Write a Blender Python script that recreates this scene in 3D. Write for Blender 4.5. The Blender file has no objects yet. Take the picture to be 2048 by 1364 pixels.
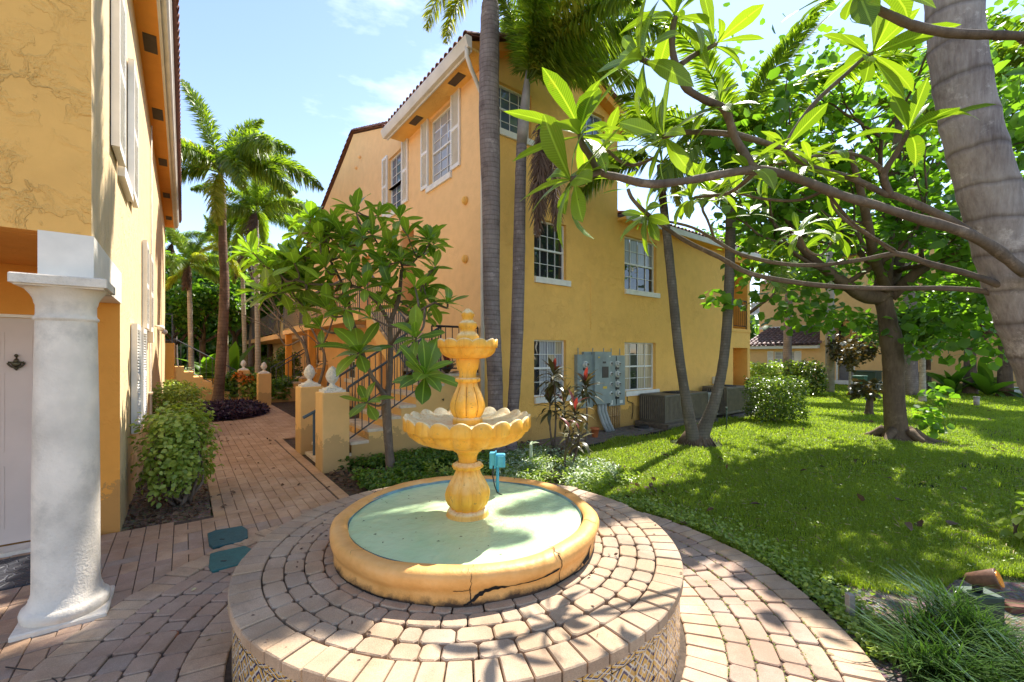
import bpy, math, random
import numpy as np
from mathutils import Vector, Matrix
SC = bpy.context.scene
C = SC.collection
# ------------------------------------------------------------------ camera, sky, sun, exposure
cam = bpy.data.cameras.new('camera'); camo = bpy.data.objects.new('camera', cam); C.objects.link(camo)
camo.location = (0, 0, 1.65); camo.rotation_euler = (math.radians(90), 0, 0)
cam.sensor_width = 36; cam.lens = 36*865/2048; cam.shift_y = 28/2048; cam.clip_start = .05; cam.clip_end = 600
SC.camera = camo
SUN_AZ = (.52, .854); SUN_EL = math.radians(54)
sd = Vector((SUN_AZ[0]*math.cos(SUN_EL), SUN_AZ[1]*math.cos(SUN_EL), math.sin(SUN_EL))).normalized()
w = bpy.data.worlds.new('World'); SC.world = w; w.use_nodes = True
nt = w.node_tree; nt.nodes.clear()
sky = nt.nodes.new('ShaderNodeTexSky'); sky.sky_type = 'NISHITA'; sky.sun_disc = False
sky.sun_elevation = SUN_EL; sky.sun_rotation = math.atan2(SUN_AZ[0], SUN_AZ[1]); sky.dust_density = .1; sky.ozone_density = 3.0; sky.air_density = 1.0
bg = nt.nodes.new('ShaderNodeBackground'); bg.inputs[1].default_value = .15
wo = nt.nodes.new('ShaderNodeOutputWorld')
tc = nt.nodes.new('ShaderNodeTexCoord'); mp = nt.nodes.new('ShaderNodeMapping'); mp.inputs['Scale'].default_value = (1.0, 1.0, 3.0)
nz = nt.nodes.new('ShaderNodeTexNoise'); nz.inputs['Scale'].default_value = 1.9; nz.inputs['Detail'].default_value = 7; nz.inputs['Roughness'].default_value = .6
rp = nt.nodes.new('ShaderNodeValToRGB'); rp.color_ramp.elements[0].position = .57; rp.color_ramp.elements[1].position = .85
rp.color_ramp.elements[0].color = (0, 0, 0, 1); rp.color_ramp.elements[1].color = (.5, .5, .5, 1)
mx = nt.nodes.new('ShaderNodeMixRGB'); mx.inputs[2].default_value = (9.0, 9.3, 9.8, 1)
L = nt.links.new
L(tc.outputs['Generated'], mp.inputs[0]); L(mp.outputs[0], nz.inputs[0]); L(nz.outputs[0], rp.inputs[0]); L(rp.outputs[0], mx.inputs[0])
tn = nt.nodes.new('ShaderNodeMixRGB'); tn.blend_type = 'MULTIPLY'; tn.inputs[0].default_value = 1; tn.inputs[2].default_value = (1.08, .94, .88, 1); L(sky.outputs[0], tn.inputs[1]); L(tn.outputs[0], mx.inputs[1]); L(mx.outputs[0], bg.inputs[0]); L(bg.outputs[0], wo.inputs[0])
sl = bpy.data.lights.new('sun', 'SUN'); sl.energy = 4.5; sl.angle = math.radians(.53); sl.color = (1, .95, .86)
so = bpy.data.objects.new('sun', sl); C.objects.link(so); so.rotation_euler = (-sd).to_track_quat('-Z', 'Y').to_euler(); so.location = (5, 8, 20)
SC.view_settings.view_transform = 'Standard'; SC.view_settings.look = 'None'; SC.view_settings.exposure = 1.30; SC.view_settings.gamma = 1
SC.view_settings.use_curve_mapping = False
# ------------------------------------------------------------------ coordinates
ANG = math.atan2(.60470924, .79644632)
BF = Matrix.Rotation(ANG, 4, 'Z')           # the buildings share one grid turned by this angle
BFI = BF.inverted()
I4 = Matrix.Identity(4)
H, F, VH = 1.65, 865., 710.
def Bw(x, y, z=0): return BF @ Vector((x, y, z))
def ray(u, v): return Vector(((u-1024)/F, 1, (VH-v)/F))
def at(u, v, Y): return Vector((0, 0, H)) + ray(u, v)*Y
def onZ(u, v, z=0): return at(u, v, (H-z)*F/(v-VH))
def onX(u, v, x):
    d = BFI @ ray(u, v); k = x/d.x; return Vector((x, d.y*k, H+d.z*k))
def onY(u, v, y):
    d = BFI @ ray(u, v); k = y/d.y; return Vector((d.x*k, y, H+d.z*k))
def pix(p):
    if p[1] < .1: return None
    return 1024+F*p[0]/p[1], VH-F*(p[2]-H)/p[1]
def inview(p, m=40):
    q = pix(p); return bool(q) and -m < q[0] < 2048+m and -m < q[1] < 1364+m
# ------------------------------------------------------------------ mesh builder
class MB:
    def __init__(s, M=None): s.v = []; s.f = []; s.M = M or I4; s.sm = []; s.uv = None
    def add(s, vs, fs, smooth=False):
        n = len(s.v); s.v += [s.M @ Vector(p) for p in vs]; s.f += [tuple(i+n for i in f) for f in fs]; s.sm += [smooth]*len(fs); return s
    def box(s, x0, x1, y0, y1, z0, z1, T=None):
        vs = [Vector(p) for p in ((x0,y0,z0),(x1,y0,z0),(x1,y1,z0),(x0,y1,z0),(x0,y0,z1),(x1,y0,z1),(x1,y1,z1),(x0,y1,z1))]
        if T: vs = [T @ p for p in vs]
        return s.add(vs, [(0,3,2,1),(4,5,6,7),(0,1,5,4),(1,2,6,5),(2,3,7,6),(3,0,4,7)])
    def cbox(s, c, d, T=None): return s.box(c[0]-d[0]/2, c[0]+d[0]/2, c[1]-d[1]/2, c[1]+d[1]/2, c[2]-d[2]/2, c[2]+d[2]/2, T)
    def bbox(s, x0, x1, y0, y1, z0, z1, b=.01):
        # box with bevelled edges (vertical and top)
        o = [(x0+b,y0),(x1-b,y0),(x1,y0+b),(x1,y1-b),(x1-b,y1),(x0+b,y1),(x0,y1-b),(x0,y0+b)]
        return s.prism(o, z0, z1, b)
    def prism(s, o, z0, z1, b=0):
        n = len(o); cx = sum(p[0] for p in o)/n; cy = sum(p[1] for p in o)/n
        vs = [(x,y,z0) for x,y in o]
        if b:
            vs += [(x,y,z1-b) for x,y in o]
            for x,y in o:
                dx, dy = cx-x, cy-y; l = math.hypot(dx,dy) or 1; vs.append((x+dx/l*b*1.2, y+dy/l*b*1.2, z1))
        else: vs += [(x,y,z1) for x,y in o]
        fs = []
        for r in range(2 if b else 1):
            for i in range(n): j = (i+1)%n; fs.append((r*n+i, r*n+j, (r+1)*n+j, (r+1)*n+i))
        fs.append(tuple(range(len(vs)-n, len(vs)))); fs.append(tuple(range(n-1,-1,-1)))
        return s.add(vs, fs)
    def tube(s, pts, rad, seg=8, cap=True, smooth=True, rings=None):
        pts = [Vector(p) for p in pts]; n = len(pts)
        if not hasattr(rad, '__len__'): rad = [rad]*n
        vs = []; t0 = None; up = Vector((0,0,1))
        for i, p in enumerate(pts):
            t = (pts[min(i+1,n-1)]-pts[max(i-1,0)]).normalized()
            if i == 0:
                x = t.cross(up)
                if x.length < .05: x = t.cross(Vector((1,0,0)))
                x.normalize()
            else: x = (x - t*x.dot(t)).normalized()
            y = t.cross(x)
            for k in range(seg):
                a = 2*math.pi*k/seg; vs.append(p+(x*math.cos(a)+y*math.sin(a))*rad[i])
        fs = [(i*seg+k, i*seg+(k+1)%seg, (i+1)*seg+(k+1)%seg, (i+1)*seg+k) for i in range(n-1) for k in range(seg)]
        s.add(vs, fs, smooth)
        if cap:
            m = len(s.v)-len(vs); s.f += [tuple(m+k for k in range(seg-1,-1,-1)), tuple(m+(n-1)*seg+k for k in range(seg))]; s.sm += [False]*2
        return s
    def lathe(s, prof, seg=32, c=(0,0), fn=None, smooth=True, cap=False):
        vs = []
        for r, z in prof:
            for k in range(seg):
                a = 2*math.pi*k/seg; rr, zz = (r, z) if fn is None else fn(r, z, a)
                vs.append((c[0]+rr*math.cos(a), c[1]+rr*math.sin(a), zz))
        n = len(prof)
        fs = [(i*seg+k, i*seg+(k+1)%seg, (i+1)*seg+(k+1)%seg, (i+1)*seg+k) for i in range(n-1) for k in range(seg)]
        s.add(vs, fs, smooth)
        if cap:
            m = len(s.v)-len(vs); s.f += [tuple(m+k for k in range(seg-1,-1,-1)), tuple(m+(n-1)*seg+k for k in range(seg))]; s.sm += [False]*2
        return s
    def sphere(s, c, r, sx=10, sy=7, sc=(1,1,1)):
        prof = [(max(.001, r*math.sin(math.pi*i/sy)), -r*math.cos(math.pi*i/sy)) for i in range(sy+1)]
        vs = [(c[0]+p[0]*math.cos(2*math.pi*k/sx)*sc[0], c[1]+p[0]*math.sin(2*math.pi*k/sx)*sc[1], c[2]+p[1]*sc[2]) for p in prof for k in range(sx)]
        return s.add(vs, [(i*sx+k, i*sx+(k+1)%sx, (i+1)*sx+(k+1)%sx, (i+1)*sx+k) for i in range(sy) for k in range(sx)], True)
    def mesh(s, name, mat, off=None):
        me = bpy.data.meshes.new(name); o = off or Vector((0,0,0))
        me.from_pydata([tuple(p-o) for p in s.v], [], s.f); me.polygons.foreach_set('use_smooth', s.sm)
        if mat: me.materials.append(mat)
        return me
    def build(s, name, mat, parent=None, **kw):
        off = parent_loc(parent) if parent else Vector((0,0,0))
        return link(name, s.mesh(name, mat, off), parent, **kw)
def parent_loc(p):
    l = Vector((0,0,0))
    while p: l += p.location; p = p.parent
    return l
def link(name, me, parent=None, loc=None, rot=None, scale=None, label=None, cat=None, group=None, kind=None):
    o = bpy.data.objects.new(name, me); C.objects.link(o)
    if parent: o.parent = parent
    if loc is not None: o.location = loc
    if rot is not None: o.rotation_euler = rot
    if scale is not None: o.scale = (scale,)*3 if not hasattr(scale,'__len__') else scale
    tag(o, label, cat, group, kind); return o
def tag(o, label=None, cat=None, group=None, kind=None):
    if label: o['label'] = label
    if cat: o['category'] = cat
    if group: o['group'] = group
    if kind: o['kind'] = kind
    return o
def thing(name, label, cat, loc=(0,0,0), group=None, rz=0): 
    return link(name, None, None, loc=loc, rot=(0,0,rz), label=label, cat=cat, group=group)
def npmesh(name, V, Fs, mat, smooth=False):
    # V (n,3) float, Fs (m,k) int all of the same size k
    me = bpy.data.meshes.new(name); k = Fs.shape[1]
    me.vertices.add(len(V)); me.vertices.foreach_set('co', np.ascontiguousarray(V, dtype=np.float32).ravel())
    me.loops.add(Fs.size); me.loops.foreach_set('vertex_index', np.ascontiguousarray(Fs, dtype=np.int32).ravel())
    me.polygons.add(len(Fs)); me.polygons.foreach_set('loop_start', np.arange(0, Fs.size, k, dtype=np.int32))
    me.update(calc_edges=True)
    if smooth: me.polygons.foreach_set('use_smooth', [True]*len(Fs))
    if mat: me.materials.append(mat)
    return me
# ------------------------------------------------------------------ materials
class NB:
    def __init__(s, name):
        s.m = bpy.data.materials.new(name); s.m.use_nodes = True; s.t = s.m.node_tree; s.t.nodes.clear(); s.out = s.n('ShaderNodeOutputMaterial')
    def n(s, t, **kw):
        x = s.t.nodes.new(t)
        for k, v in kw.items():
            if k in x.inputs: x.inputs[k].default_value = v
            else: setattr(x, k, v)
        return x
    def l(s, a, b): s.t.links.new(a, b)
    def pos(s):
        return s.n('ShaderNodeNewGeometry').outputs['Position']
    def obj(s): return s.n('ShaderNodeTexCoord').outputs['Object']
    def noise(s, src, scale, detail=4, rough=.55, dist=0):
        x = s.n('ShaderNodeTexNoise', Scale=scale, Detail=detail, Roughness=rough, Distortion=dist); s.l(src, x.inputs['Vector']); return x.outputs[0]
    def ramp(s, src, *st, interp='LINEAR'):
        x = s.n('ShaderNodeValToRGB'); e = x.color_ramp.elements; x.color_ramp.interpolation = interp
        while len(e) < len(st): e.new(.5)
        for q, (p, c) in zip(e, st): q.position = p; q.color = (c if hasattr(c,'__len__') else (c,c,c))[:3] + (1,) if hasattr(c,'__len__') else (c,c,c,1)
        s.l(src, x.inputs[0]); return x.outputs[0]
    def mix(s, f, a, b, mode='MIX'):
        x = s.n('ShaderNodeMixRGB', blend_type=mode)
        for i, q in enumerate((f, a, b)):
            if hasattr(q, 'is_linked') or hasattr(q, 'links'): s.l(q, x.inputs[i])
            elif i == 0: x.inputs[0].default_value = q
            else: x.inputs[i].default_value = tuple(q)[:3]+(1,)
        return x.outputs[0]
    def math(s, op, a, b=0, c=None):
        x = s.n('ShaderNodeMath', operation=op)
        for i, q in enumerate((a, b) if c is None else (a, b, c)):
            if hasattr(q, 'links'): s.l(q, x.inputs[i])
            else: x.inputs[i].default_value = q
        return x.outputs[0]
    def rnd(s):
        g = s.n('ShaderNodeNewGeometry').outputs['Random Per Island']; o = s.n('ShaderNodeObjectInfo').outputs['Random']
        return s.math('FRACT', s.math('ADD', g, o))
    def bump(s, h, strength=.3, dist=.01, nrm=None):
        x = s.n('ShaderNodeBump', Strength=strength, Distance=dist); s.l(h, x.inputs['Height'])
        if nrm: s.l(nrm, x.inputs['Normal'])
        return x.outputs[0]
    def bsdf(s, col, rough=.7, metal=0, nrm=None, spec=.5, **kw):
        x = s.n('ShaderNodeBsdfPrincipled', Metallic=metal)
        if hasattr(col, 'links'): s.l(col, x.inputs['Base Color'])
        else: x.inputs['Base Color'].default_value = tuple(col)[:3]+(1,)
        if hasattr(rough, 'links'): s.l(rough, x.inputs['Roughness'])
        else: x.inputs['Roughness'].default_value = rough
        x.inputs['Specular IOR Level'].default_value = spec
        if nrm: s.l(nrm, x.inputs['Normal'])
        for k, v in kw.items(): x.inputs[k].default_value = v
        return x.outputs[0]
    def done(s, sh): s.l(sh, s.out.inputs[0]); return s.m
def plain(name, c, rough=.6, var=.12, scale=8, bump=.15, bscale=60, metal=0, spec=.4, dirt=0, bd=.004):
    b = NB(name); p = b.pos(); n = b.noise(p, scale, 5)
    d = tuple(x*(1-var*1.6) for x in c); u = tuple(min(1, x*(1+var)) for x in c)
    col = b.ramp(n, (.3, d), (.7, u))
    if dirt:
        n2 = b.noise(p, scale*.45, 8, .7); col = b.mix(b.math('MULTIPLY', b.ramp(n2, (.5, 0), (.72, 1)), dirt), col, (.07,.055,.04))
    nr = b.bump(b.noise(p, bscale, 4), bump, bd) if bump else None
    return b.done(b.bsdf(col, rough, metal, nr, spec))
def stucco(name, c, relief=.55, streak=0, scale=9, base_stain=True, rd=.008):
    b = NB(name); p = b.pos()
    big = b.noise(p, .7, 5, .6); mid = b.noise(p, 5, 6, .6)
    col = b.ramp(big, (.3, tuple(x*.92 for x in c)), (.7, tuple(min(1,x*1.05) for x in c)))
    col = b.mix(.35, col, b.ramp(mid, (.3, tuple(x*.86 for x in c)), (.65, tuple(min(1,x*1.1) for x in c))))
    if streak:
        mpg = b.n('ShaderNodeMapping'); b.l(p, mpg.inputs[0]); mpg.inputs['Scale'].default_value = (9, 9, .5)
        st = b.noise(mpg.outputs[0], 2.2, 6, .7)
        col = b.mix(b.math('MULTIPLY', b.ramp(st, (.46, 0), (.7, 1)), streak), col, (.42,.36,.28))
    if base_stain:
        sep = b.n('ShaderNodeSeparateXYZ'); b.l(p, sep.inputs[0])
        zf = b.math('ADD', sep.outputs[2], b.math('MULTIPLY', b.noise(p, 3.5, 6, .7), -.9))
        col = b.mix(b.ramp(zf, (-.56, .45), (-.26, 0)), col, (.26,.17,.08))
    # trowel marks: warped ridges
    wn = b.n('ShaderNodeTexNoise', Scale=scale*.35, Detail=3); b.l(p, wn.inputs['Vector'])
    wv = b.n('ShaderNodeVectorMath', operation='MULTIPLY_ADD'); b.l(wn.outputs['Color'], wv.inputs[0]); wv.inputs[1].default_value = (.16,.16,.10); b.l(p, wv.inputs[2])
    r1 = b.noise(wv.outputs[0], scale, 5, .60, .35)
    ln = b.ramp(r1, (.40, 0), (.49, 1), (.52, .3), (.62, 0)); msk = b.ramp(b.noise(p, 2.6, 3), (.36, .1), (.62, 1)); rid = b.math('ADD', b.math('MULTIPLY', ln, msk), b.math('MULTIPLY', r1, .5))
    fine = b.noise(p, 90, 3)
    n1 = b.bump(rid, relief, rd); n2 = b.bump(fine, .25, .003, n1)
    return b.done(b.bsdf(col, .85, 0, n2, .25))
def leafmat(name, dark, light, trans=.45, rough=.38, tcol=None, veins=0, spec=.5, sheen=None):
    b = NB(name); r = b.rnd(); p = b.pos()
    n = b.noise(p, 1.3, 3)
    f = b.math('ADD', b.math('MULTIPLY', r, .75), b.math('MULTIPLY', n, .35))
    col = b.ramp(f, (.1, dark), (.95, light))
    nr = None
    if veins:
        t = b.n('ShaderNodeUVMap'); sp = b.n('ShaderNodeSeparateXYZ'); b.l(t.outputs[0], sp.inputs[0])
        ax = b.math('ABSOLUTE', b.math('SUBTRACT', sp.outputs[0], .5))
        ph = b.math('SUBTRACT', b.math('MULTIPLY', sp.outputs[1], 26), b.math('MULTIPLY', ax, 7))
        ve = b.ramp(b.math('ABSOLUTE', b.math('SUBTRACT', b.math('FRACT', ph), .5)), (0, 1), (.16, 0))
        mid = b.ramp(ax, (.02, 1), (.05, 0)); vv = b.math('MAXIMUM', b.math('MULTIPLY', ve, .45), mid)
        col = b.mix(b.math('MULTIPLY', vv, veins), col, tuple(min(1, x*2.0+.04) for x in light))
        nr = b.bump(b.math('MULTIPLY', ve, -1), .35, .003)
    if veins: col = b.mix(b.math('MULTIPLY', b.ramp(b.noise(p, 14, 6, .7), (.60,0), (.70,1)), .5), col, (.30,.24,.04)); col = b.mix(b.math('MULTIPLY', b.ramp(b.noise(p, 45, 4, .6), (.69,0), (.71,1)), .8), col, (.09,.05,.02))
    sh = b.bsdf(col, rough, 0, nr, spec)
    tr = b.n('ShaderNodeBsdfTranslucent'); tcx = b.mix(1, col, tcol or (1.9, 2.1, .7), 'MULTIPLY')
    b.l(tcx, tr.inputs[0]); 
    ms = b.n('ShaderNodeMixShader'); ms.inputs[0].default_value = trans; b.l(sh, ms.inputs[1]); b.l(tr.outputs[0], ms.inputs[2])
    return b.done(ms.outputs[0])
OR = (.80, .44, .13)
m_st_front = stucco('stucco_ochre', (.93,.53,.14), .9)
m_st_side = stucco('stucco_ochre_bounce_lit', (.92,.58,.27), .5)  # paler copy of the front ochre; bounce light on this side put into colour
m_st_left = stucco('stucco_orange_trowelled', (.92,.50,.14), 1.0, scale=6, rd=.010)
m_st_streaked = stucco('stucco_streaked_cream', (.78,.57,.31), .7, streak=.6, scale=6)  # cream with random darker vertical streaks
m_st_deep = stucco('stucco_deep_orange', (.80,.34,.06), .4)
m_st_far = stucco('stucco_far', (.80,.50,.22), .3, base_stain=False)
m_white = plain('white_paint', (.88,.80,.69), .5, .06, 6, .1, 40)
m_white_dirty = plain('white_stucco_stained', (.82,.72,.59), .8, .12, 4, .8, 60, dirt=.5, bd=.006)
m_shut = plain('shutter_paint', (.86,.82,.75), .45, .05)
m_door = plain('door_beige_paint', (.68,.55,.47), .45, .04, 3, .05)
m_sill = plain('sill_white', (.82,.78,.70), .6, .06)
m_gutter = plain('gutter_cream', (.70,.64,.55), .5, .08, 3, .1)
m_alu = plain('window_frame_white', (.80,.79,.76), .4, .05)
m_black = plain('iron_black', (.025,.025,.028), .4, .2)
m_steel = plain('rail_dark_steel', (.08,.09,.10), .45, .2)
m_blue = plain('rail_blue_grey', (.07,.12,.16), .5, .2)
def glassmat(name, tint=(.02,.025,.03), rough=.03):
    b = NB(name); nr = b.bump(b.noise(b.pos(), 1.6, 2), .25, .05); return b.done(b.bsdf(tint, rough, 0, nr, 1.0))
m_glass = glassmat('window_glass')
m_glass_b = glassmat('window_glass_blue', (.10,.13,.19), .06)
m_glass_w = plain('blind_behind_glass', (.45,.45,.47), .15, .1, 2, 0, spec=.8)
def curt(name, c):
    b = NB(name); p = BFIpos(b); wv = b.n('ShaderNodeTexWave', Scale=4.5, Distortion=1.2); b.l(p, wv.inputs[0])
    return b.done(b.bsdf(b.mix(.5, b.ramp(wv.outputs[1], (.1, tuple(x*.35 for x in c)), (.9, c)), c), .25, 0, None, .8))
def BFIpos(b):
    q = b.n('ShaderNodeVectorRotate', rotation_type='Z_AXIS'); q.inputs['Angle'].default_value = -ANG; b.l(b.pos(), q.inputs[0]); return q.outputs[0]
m_curtain = curt('curtain_cloth', (.50,.42,.28)); m_curtain_g = curt('curtain_grey', (.36,.38,.42))
m_tile = NB('clay_roof_tile'); _b = m_tile; _c = _b.ramp(_b.rnd(), (0,(.16,.06,.045)), (.5,(.30,.13,.09)), (1,(.42,.24,.17)))
_c = _b.mix(_b.ramp(_b.noise(_b.pos(), 7, 6, .7), (.5,0), (.75,.7)), _c, (.06,.045,.04)); m_tile = _b.done(_b.bsdf(_c, .75, 0, _b.bump(_b.noise(_b.pos(), 40), .3, .004)))
m_tile_far = plain('clay_roof_far', (.22,.13,.12), .6, .35, 6)
def pavermat(name, cols, rough=.8):
    b = NB(name); p = b.pos(); r = b.rnd()
    base = b.ramp(r, *[(i/(len(cols)-1), c) for i, c in enumerate(cols)])
    base = b.mix(.55, base, b.ramp(b.noise(p, 1.1, 3), (.35, cols[0]), (.65, cols[-1])))
    sp = b.noise(p, 220, 3, .8); base = b.mix(.5, base, b.mix(1, base, b.ramp(sp, (.3, .45), (.7, 1.45)), 'MULTIPLY'))
    bl = b.noise(p, 2.3, 5, .65); base = b.mix(b.ramp(bl, (.40, .55), (.62, 0)), base, b.mix(1, base, (.62,.54,.44), 'MULTIPLY'))
    st = b.noise(p, 6, 7, .7); base = b.mix(b.math('MULTIPLY', b.ramp(st, (.52, 0), (.75, 1)), .4), base, (.14,.10,.07))
    nr = b.bump(b.noise(p, 160, 4, .7), .45, .003, b.bump(b.noise(p, 14, 4), .25, .006))
    return b.done(b.bsdf(base, rough, 0, nr, .3))
m_pav_path = pavermat('paver_path', [(.46,.29,.18),(.53,.35,.23),(.48,.31,.22),(.60,.41,.27)])
m_pav_pink = pavermat('paver_court', [(.40,.28,.20),(.48,.33,.24),(.37,.32,.27),(.52,.37,.26),(.44,.29,.22)])
m_pav_buff = pavermat('paver_buff', [(.50,.36,.25),(.60,.44,.30),(.48,.36,.30),(.62,.42,.26)])
m_pav_orange = pavermat('paver_border', [(.50,.30,.16),(.60,.38,.20),(.54,.36,.24)])
m_pav_plat = pavermat('paver_platform', [(.45,.32,.22),(.56,.42,.28),(.42,.35,.28),(.60,.43,.27),(.49,.35,.24)])
m_joint = plain('joint_sand', (.10,.07,.05), .95, .3, 30, .4, 90)
# soil and mulch
def soilmat(name, a, c, sc=14):
    b = NB(name); p = b.pos(); vo = b.n('ShaderNodeTexVoronoi', Scale=45.); b.l(p, vo.inputs['Vector'])
    col = b.mix(b.ramp(b.noise(p, sc, 8, .7), (.35, 0), (.65, 1)), a, c); col = b.mix(.45, col, b.mix(1, col, vo.outputs['Color'], 'MULTIPLY'))
    return b.done(b.bsdf(col, .95, 0, b.bump(b.math('ADD', vo.outputs['Distance'], b.noise(p, 25, 6, .7)), .9, .02), .2))
m_soil = soilmat('soil_dark', (.06,.045,.033), (.17,.12,.09)); m_dirt = soilmat('dirt_greyish', (.20,.155,.13), (.34,.28,.24), 9)
m_gravel = soilmat('gravel_brown', (.20,.13,.08), (.42,.32,.22), 30)
m_lawn = soilmat('lawn_soil', (.035,.05,.015), (.08,.10,.03), 5)
# ------------------------------------------------------------------ ground, paving, lawn sheets
FC = Vector((-.296, 2.891, 0)); FCB = BFI @ FC      # fountain centre
RP, RC, ZP = 1.344, 2.28, .45                       # platform radius, court radius, platform height
def sheet(name, pts, z, mat, frame=I4):
    m = MB(frame); m.add([(x, y, z) for x, y in pts], [tuple(range(len(pts)))]); return m.build(name, mat, kind='structure')
sheet('ground', [(-150,-60),(150,-60),(150,200),(-150,200)], -.012, m_lawn)
def circ(c, r, n, a0=0, a1=2*math.pi): return [(c[0]+r*math.cos(a0+(a1-a0)*i/n), c[1]+r*math.sin(a0+(a1-a0)*i/n)) for i in range(n)]
# planted strips of soil
sheet('planting_bed', [(1.4,2.6),(3.3,2.9),(5.0,5.05),(5.9,5.5),(14.6,5.5),(14.6,6.7),(4.1,6.7),(4.1,30),(1.4,30)], -.004, m_soil, BF)
sheet('dirt_strip', [(4.6,5.0),(5.6,5.45),(8,5.55),(14.9,5.3),(14.9,6.6),(4.3,6.6)], 0, m_dirt, BF)
sheet('gravel_bed', [(-.6,5.3),(.22,5.3),(.3,9),(.35,17),(-.6,17)], 0, m_gravel, BF)
sheet('edge_bed', [(1.85,2.55),(2.2,3.0),(2.7,3.25),(3.4,3.15),(5.5,3.0),(5.5,1),(1.9,1)], .004, m_dirt)
# brick path: base slab plus single pavers
path = thing('brick_path', None, None, (0,0,0)); path['kind'] = 'structure'
pb = MB(BF)
pb.add([(-4.5,-3,.014),(.24,-3,.014),(.24,5.36,.014),(-4.5,5.36,.014)], [(0,1,2,3)])
pb.add([(.24,2.5,.014),(1.53,2.5,.014),(1.53,9.4,.014),(.30,9.4,.014),(.24,5.36,.014)], [(0,1,2,3,4)])
pb.add([(-1.6,9.4,.004),(6.2,9.4,.004),(6.2,18.3,.004),(-1.6,18.3,.004)], [(0,1,2,3)])
pb.add([(-4.0,18.3,.004),(2.2,18.3,.004),(1.6,30,.004),(-4.0,30,.004)], [(0,1,2,3)])
pb.build('joint_sand', m_joint, path)
def clip(poly, n, d):
    # keep the side where p.n <= d
    out = []
    for i in range(len(poly)):
        p, q = poly[i], poly[(i+1)%len(poly)]; a = p[0]*n[0]+p[1]*n[1]-d; b = q[0]*n[0]+q[1]*n[1]-d
        if a <= 0: out.append(p)
        if a*b < 0: t = a/(a-b); out.append((p[0]+(q[0]-p[0])*t, p[1]+(q[1]-p[1])*t))
    return out
rp_ = random.Random(4)
def bed_ok(x, y): return ((x-.9)/.95)**2+((y-14.5)/1.65)**2 > 1
bricks = []   # (poly in B-frame, tone)
g = .0025
def brick(x0, x1, y0, y1, R=RC+.005):
    P = [(x0+g,y0+g),(x1-g,y0+g),(x1-g,y1-g),(x0+g,y1-g)]
    cx, cy = (x0+x1)/2, (y0+y1)/2; dx, dy = cx-FCB.x, cy-FCB.y; dd = math.hypot(dx, dy)
    if dd < R+.2:
        n = (dx/dd, dy/dd); P = clip(P, (-n[0], -n[1]), -(n[0]*FCB.x+n[1]*FCB.y+R))
        if len(P) < 3: return
        ar = abs(sum(P[i][0]*P[(i+1)%len(P)][1]-P[(i+1)%len(P)][0]*P[i][1] for i in range(len(P))))/2
        if ar < .0018: return
    bricks.append(P)
def inpath(x, y):
    if x < .25 and y < 5.30 and x > -3.4: return True
    if .24+.1 < x < 1.53-.1 and y < 9.6: return True
    if y > 9.4 and y < 18.3 and -1 < x < 6.2 and not (x < .3 and y < 17.4): return bed_ok(x, y)
    if y >= 18.3 and -3.5 < x < 1.9: return True
    return False
PW = .208
for i in range(-18, 31):
    x0 = .24+.104+PW*i if i >= 0 else .24+.104+PW*i
    y = -1.2 + (.104 if i % 2 else 0)
    k = i*2
    while y < 26:
        k += 1
        if k % 3 == 2:
            if inpath(x0+PW/2, y+.052): brick(x0, x0+PW, y, y+.104)
            y += .104
        else:
            if inpath(x0+PW/2, y+.1): brick(x0, x0+PW/2, y, y+PW); brick(x0+PW/2, x0+PW, y, y+PW)
            y += PW
# soldier courses along the edges of the walk
y = 5.25
while y < 9.4: brick(.24, .344, y, y+.208); y += .208
y = 4.4
while y < 9.4: brick(1.384+.02, 1.384+.146, y, y+.208); y += .208
sizes = []
for P in bricks:
    cx = sum(p[0] for p in P)/len(P); cy = sum(p[1] for p in P)/len(P); wpt = Bw(cx, cy)
    vis = inview(wpt, 10); sizes.append(((1/(wpt.y*wpt.length) if vis else -1), P, cx, cy))
sizes.sort(key=lambda t: -t[0])
rest = MB(BF); rest_pink = MB(BF)
def pav(m, P, z0, z1, b=.004):
    n = len(P); cx = sum(p[0] for p in P)/n; cy = sum(p[1] for p in P)/n
    m.prism(P, z0, z1, b)
tilt = random.Random(9)
for i, (s, P, cx, cy) in enumerate(sizes):
    if s < 0 and Bw(cx, cy).y > 3.0 : continue
    dz = tilt.uniform(-.0025, .003); edge = (x_ := cx) > 1.38 or (.2 < cx < .36 and cy > 5.2)
    if i < 300 and s > 0:
        m = MB(BF); pav(m, P, .004, .024+dz); m.build('paver', m_pav_orange if (edge and cy > 4.5) else (m_pav_pink if cy < 4.9 and tilt.random() < .6 else m_pav_path), path)
    else: pav(rest, P, .004, .024+dz)
rest.build('paver_field', m_pav_path, path, kind='stuff')
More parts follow.
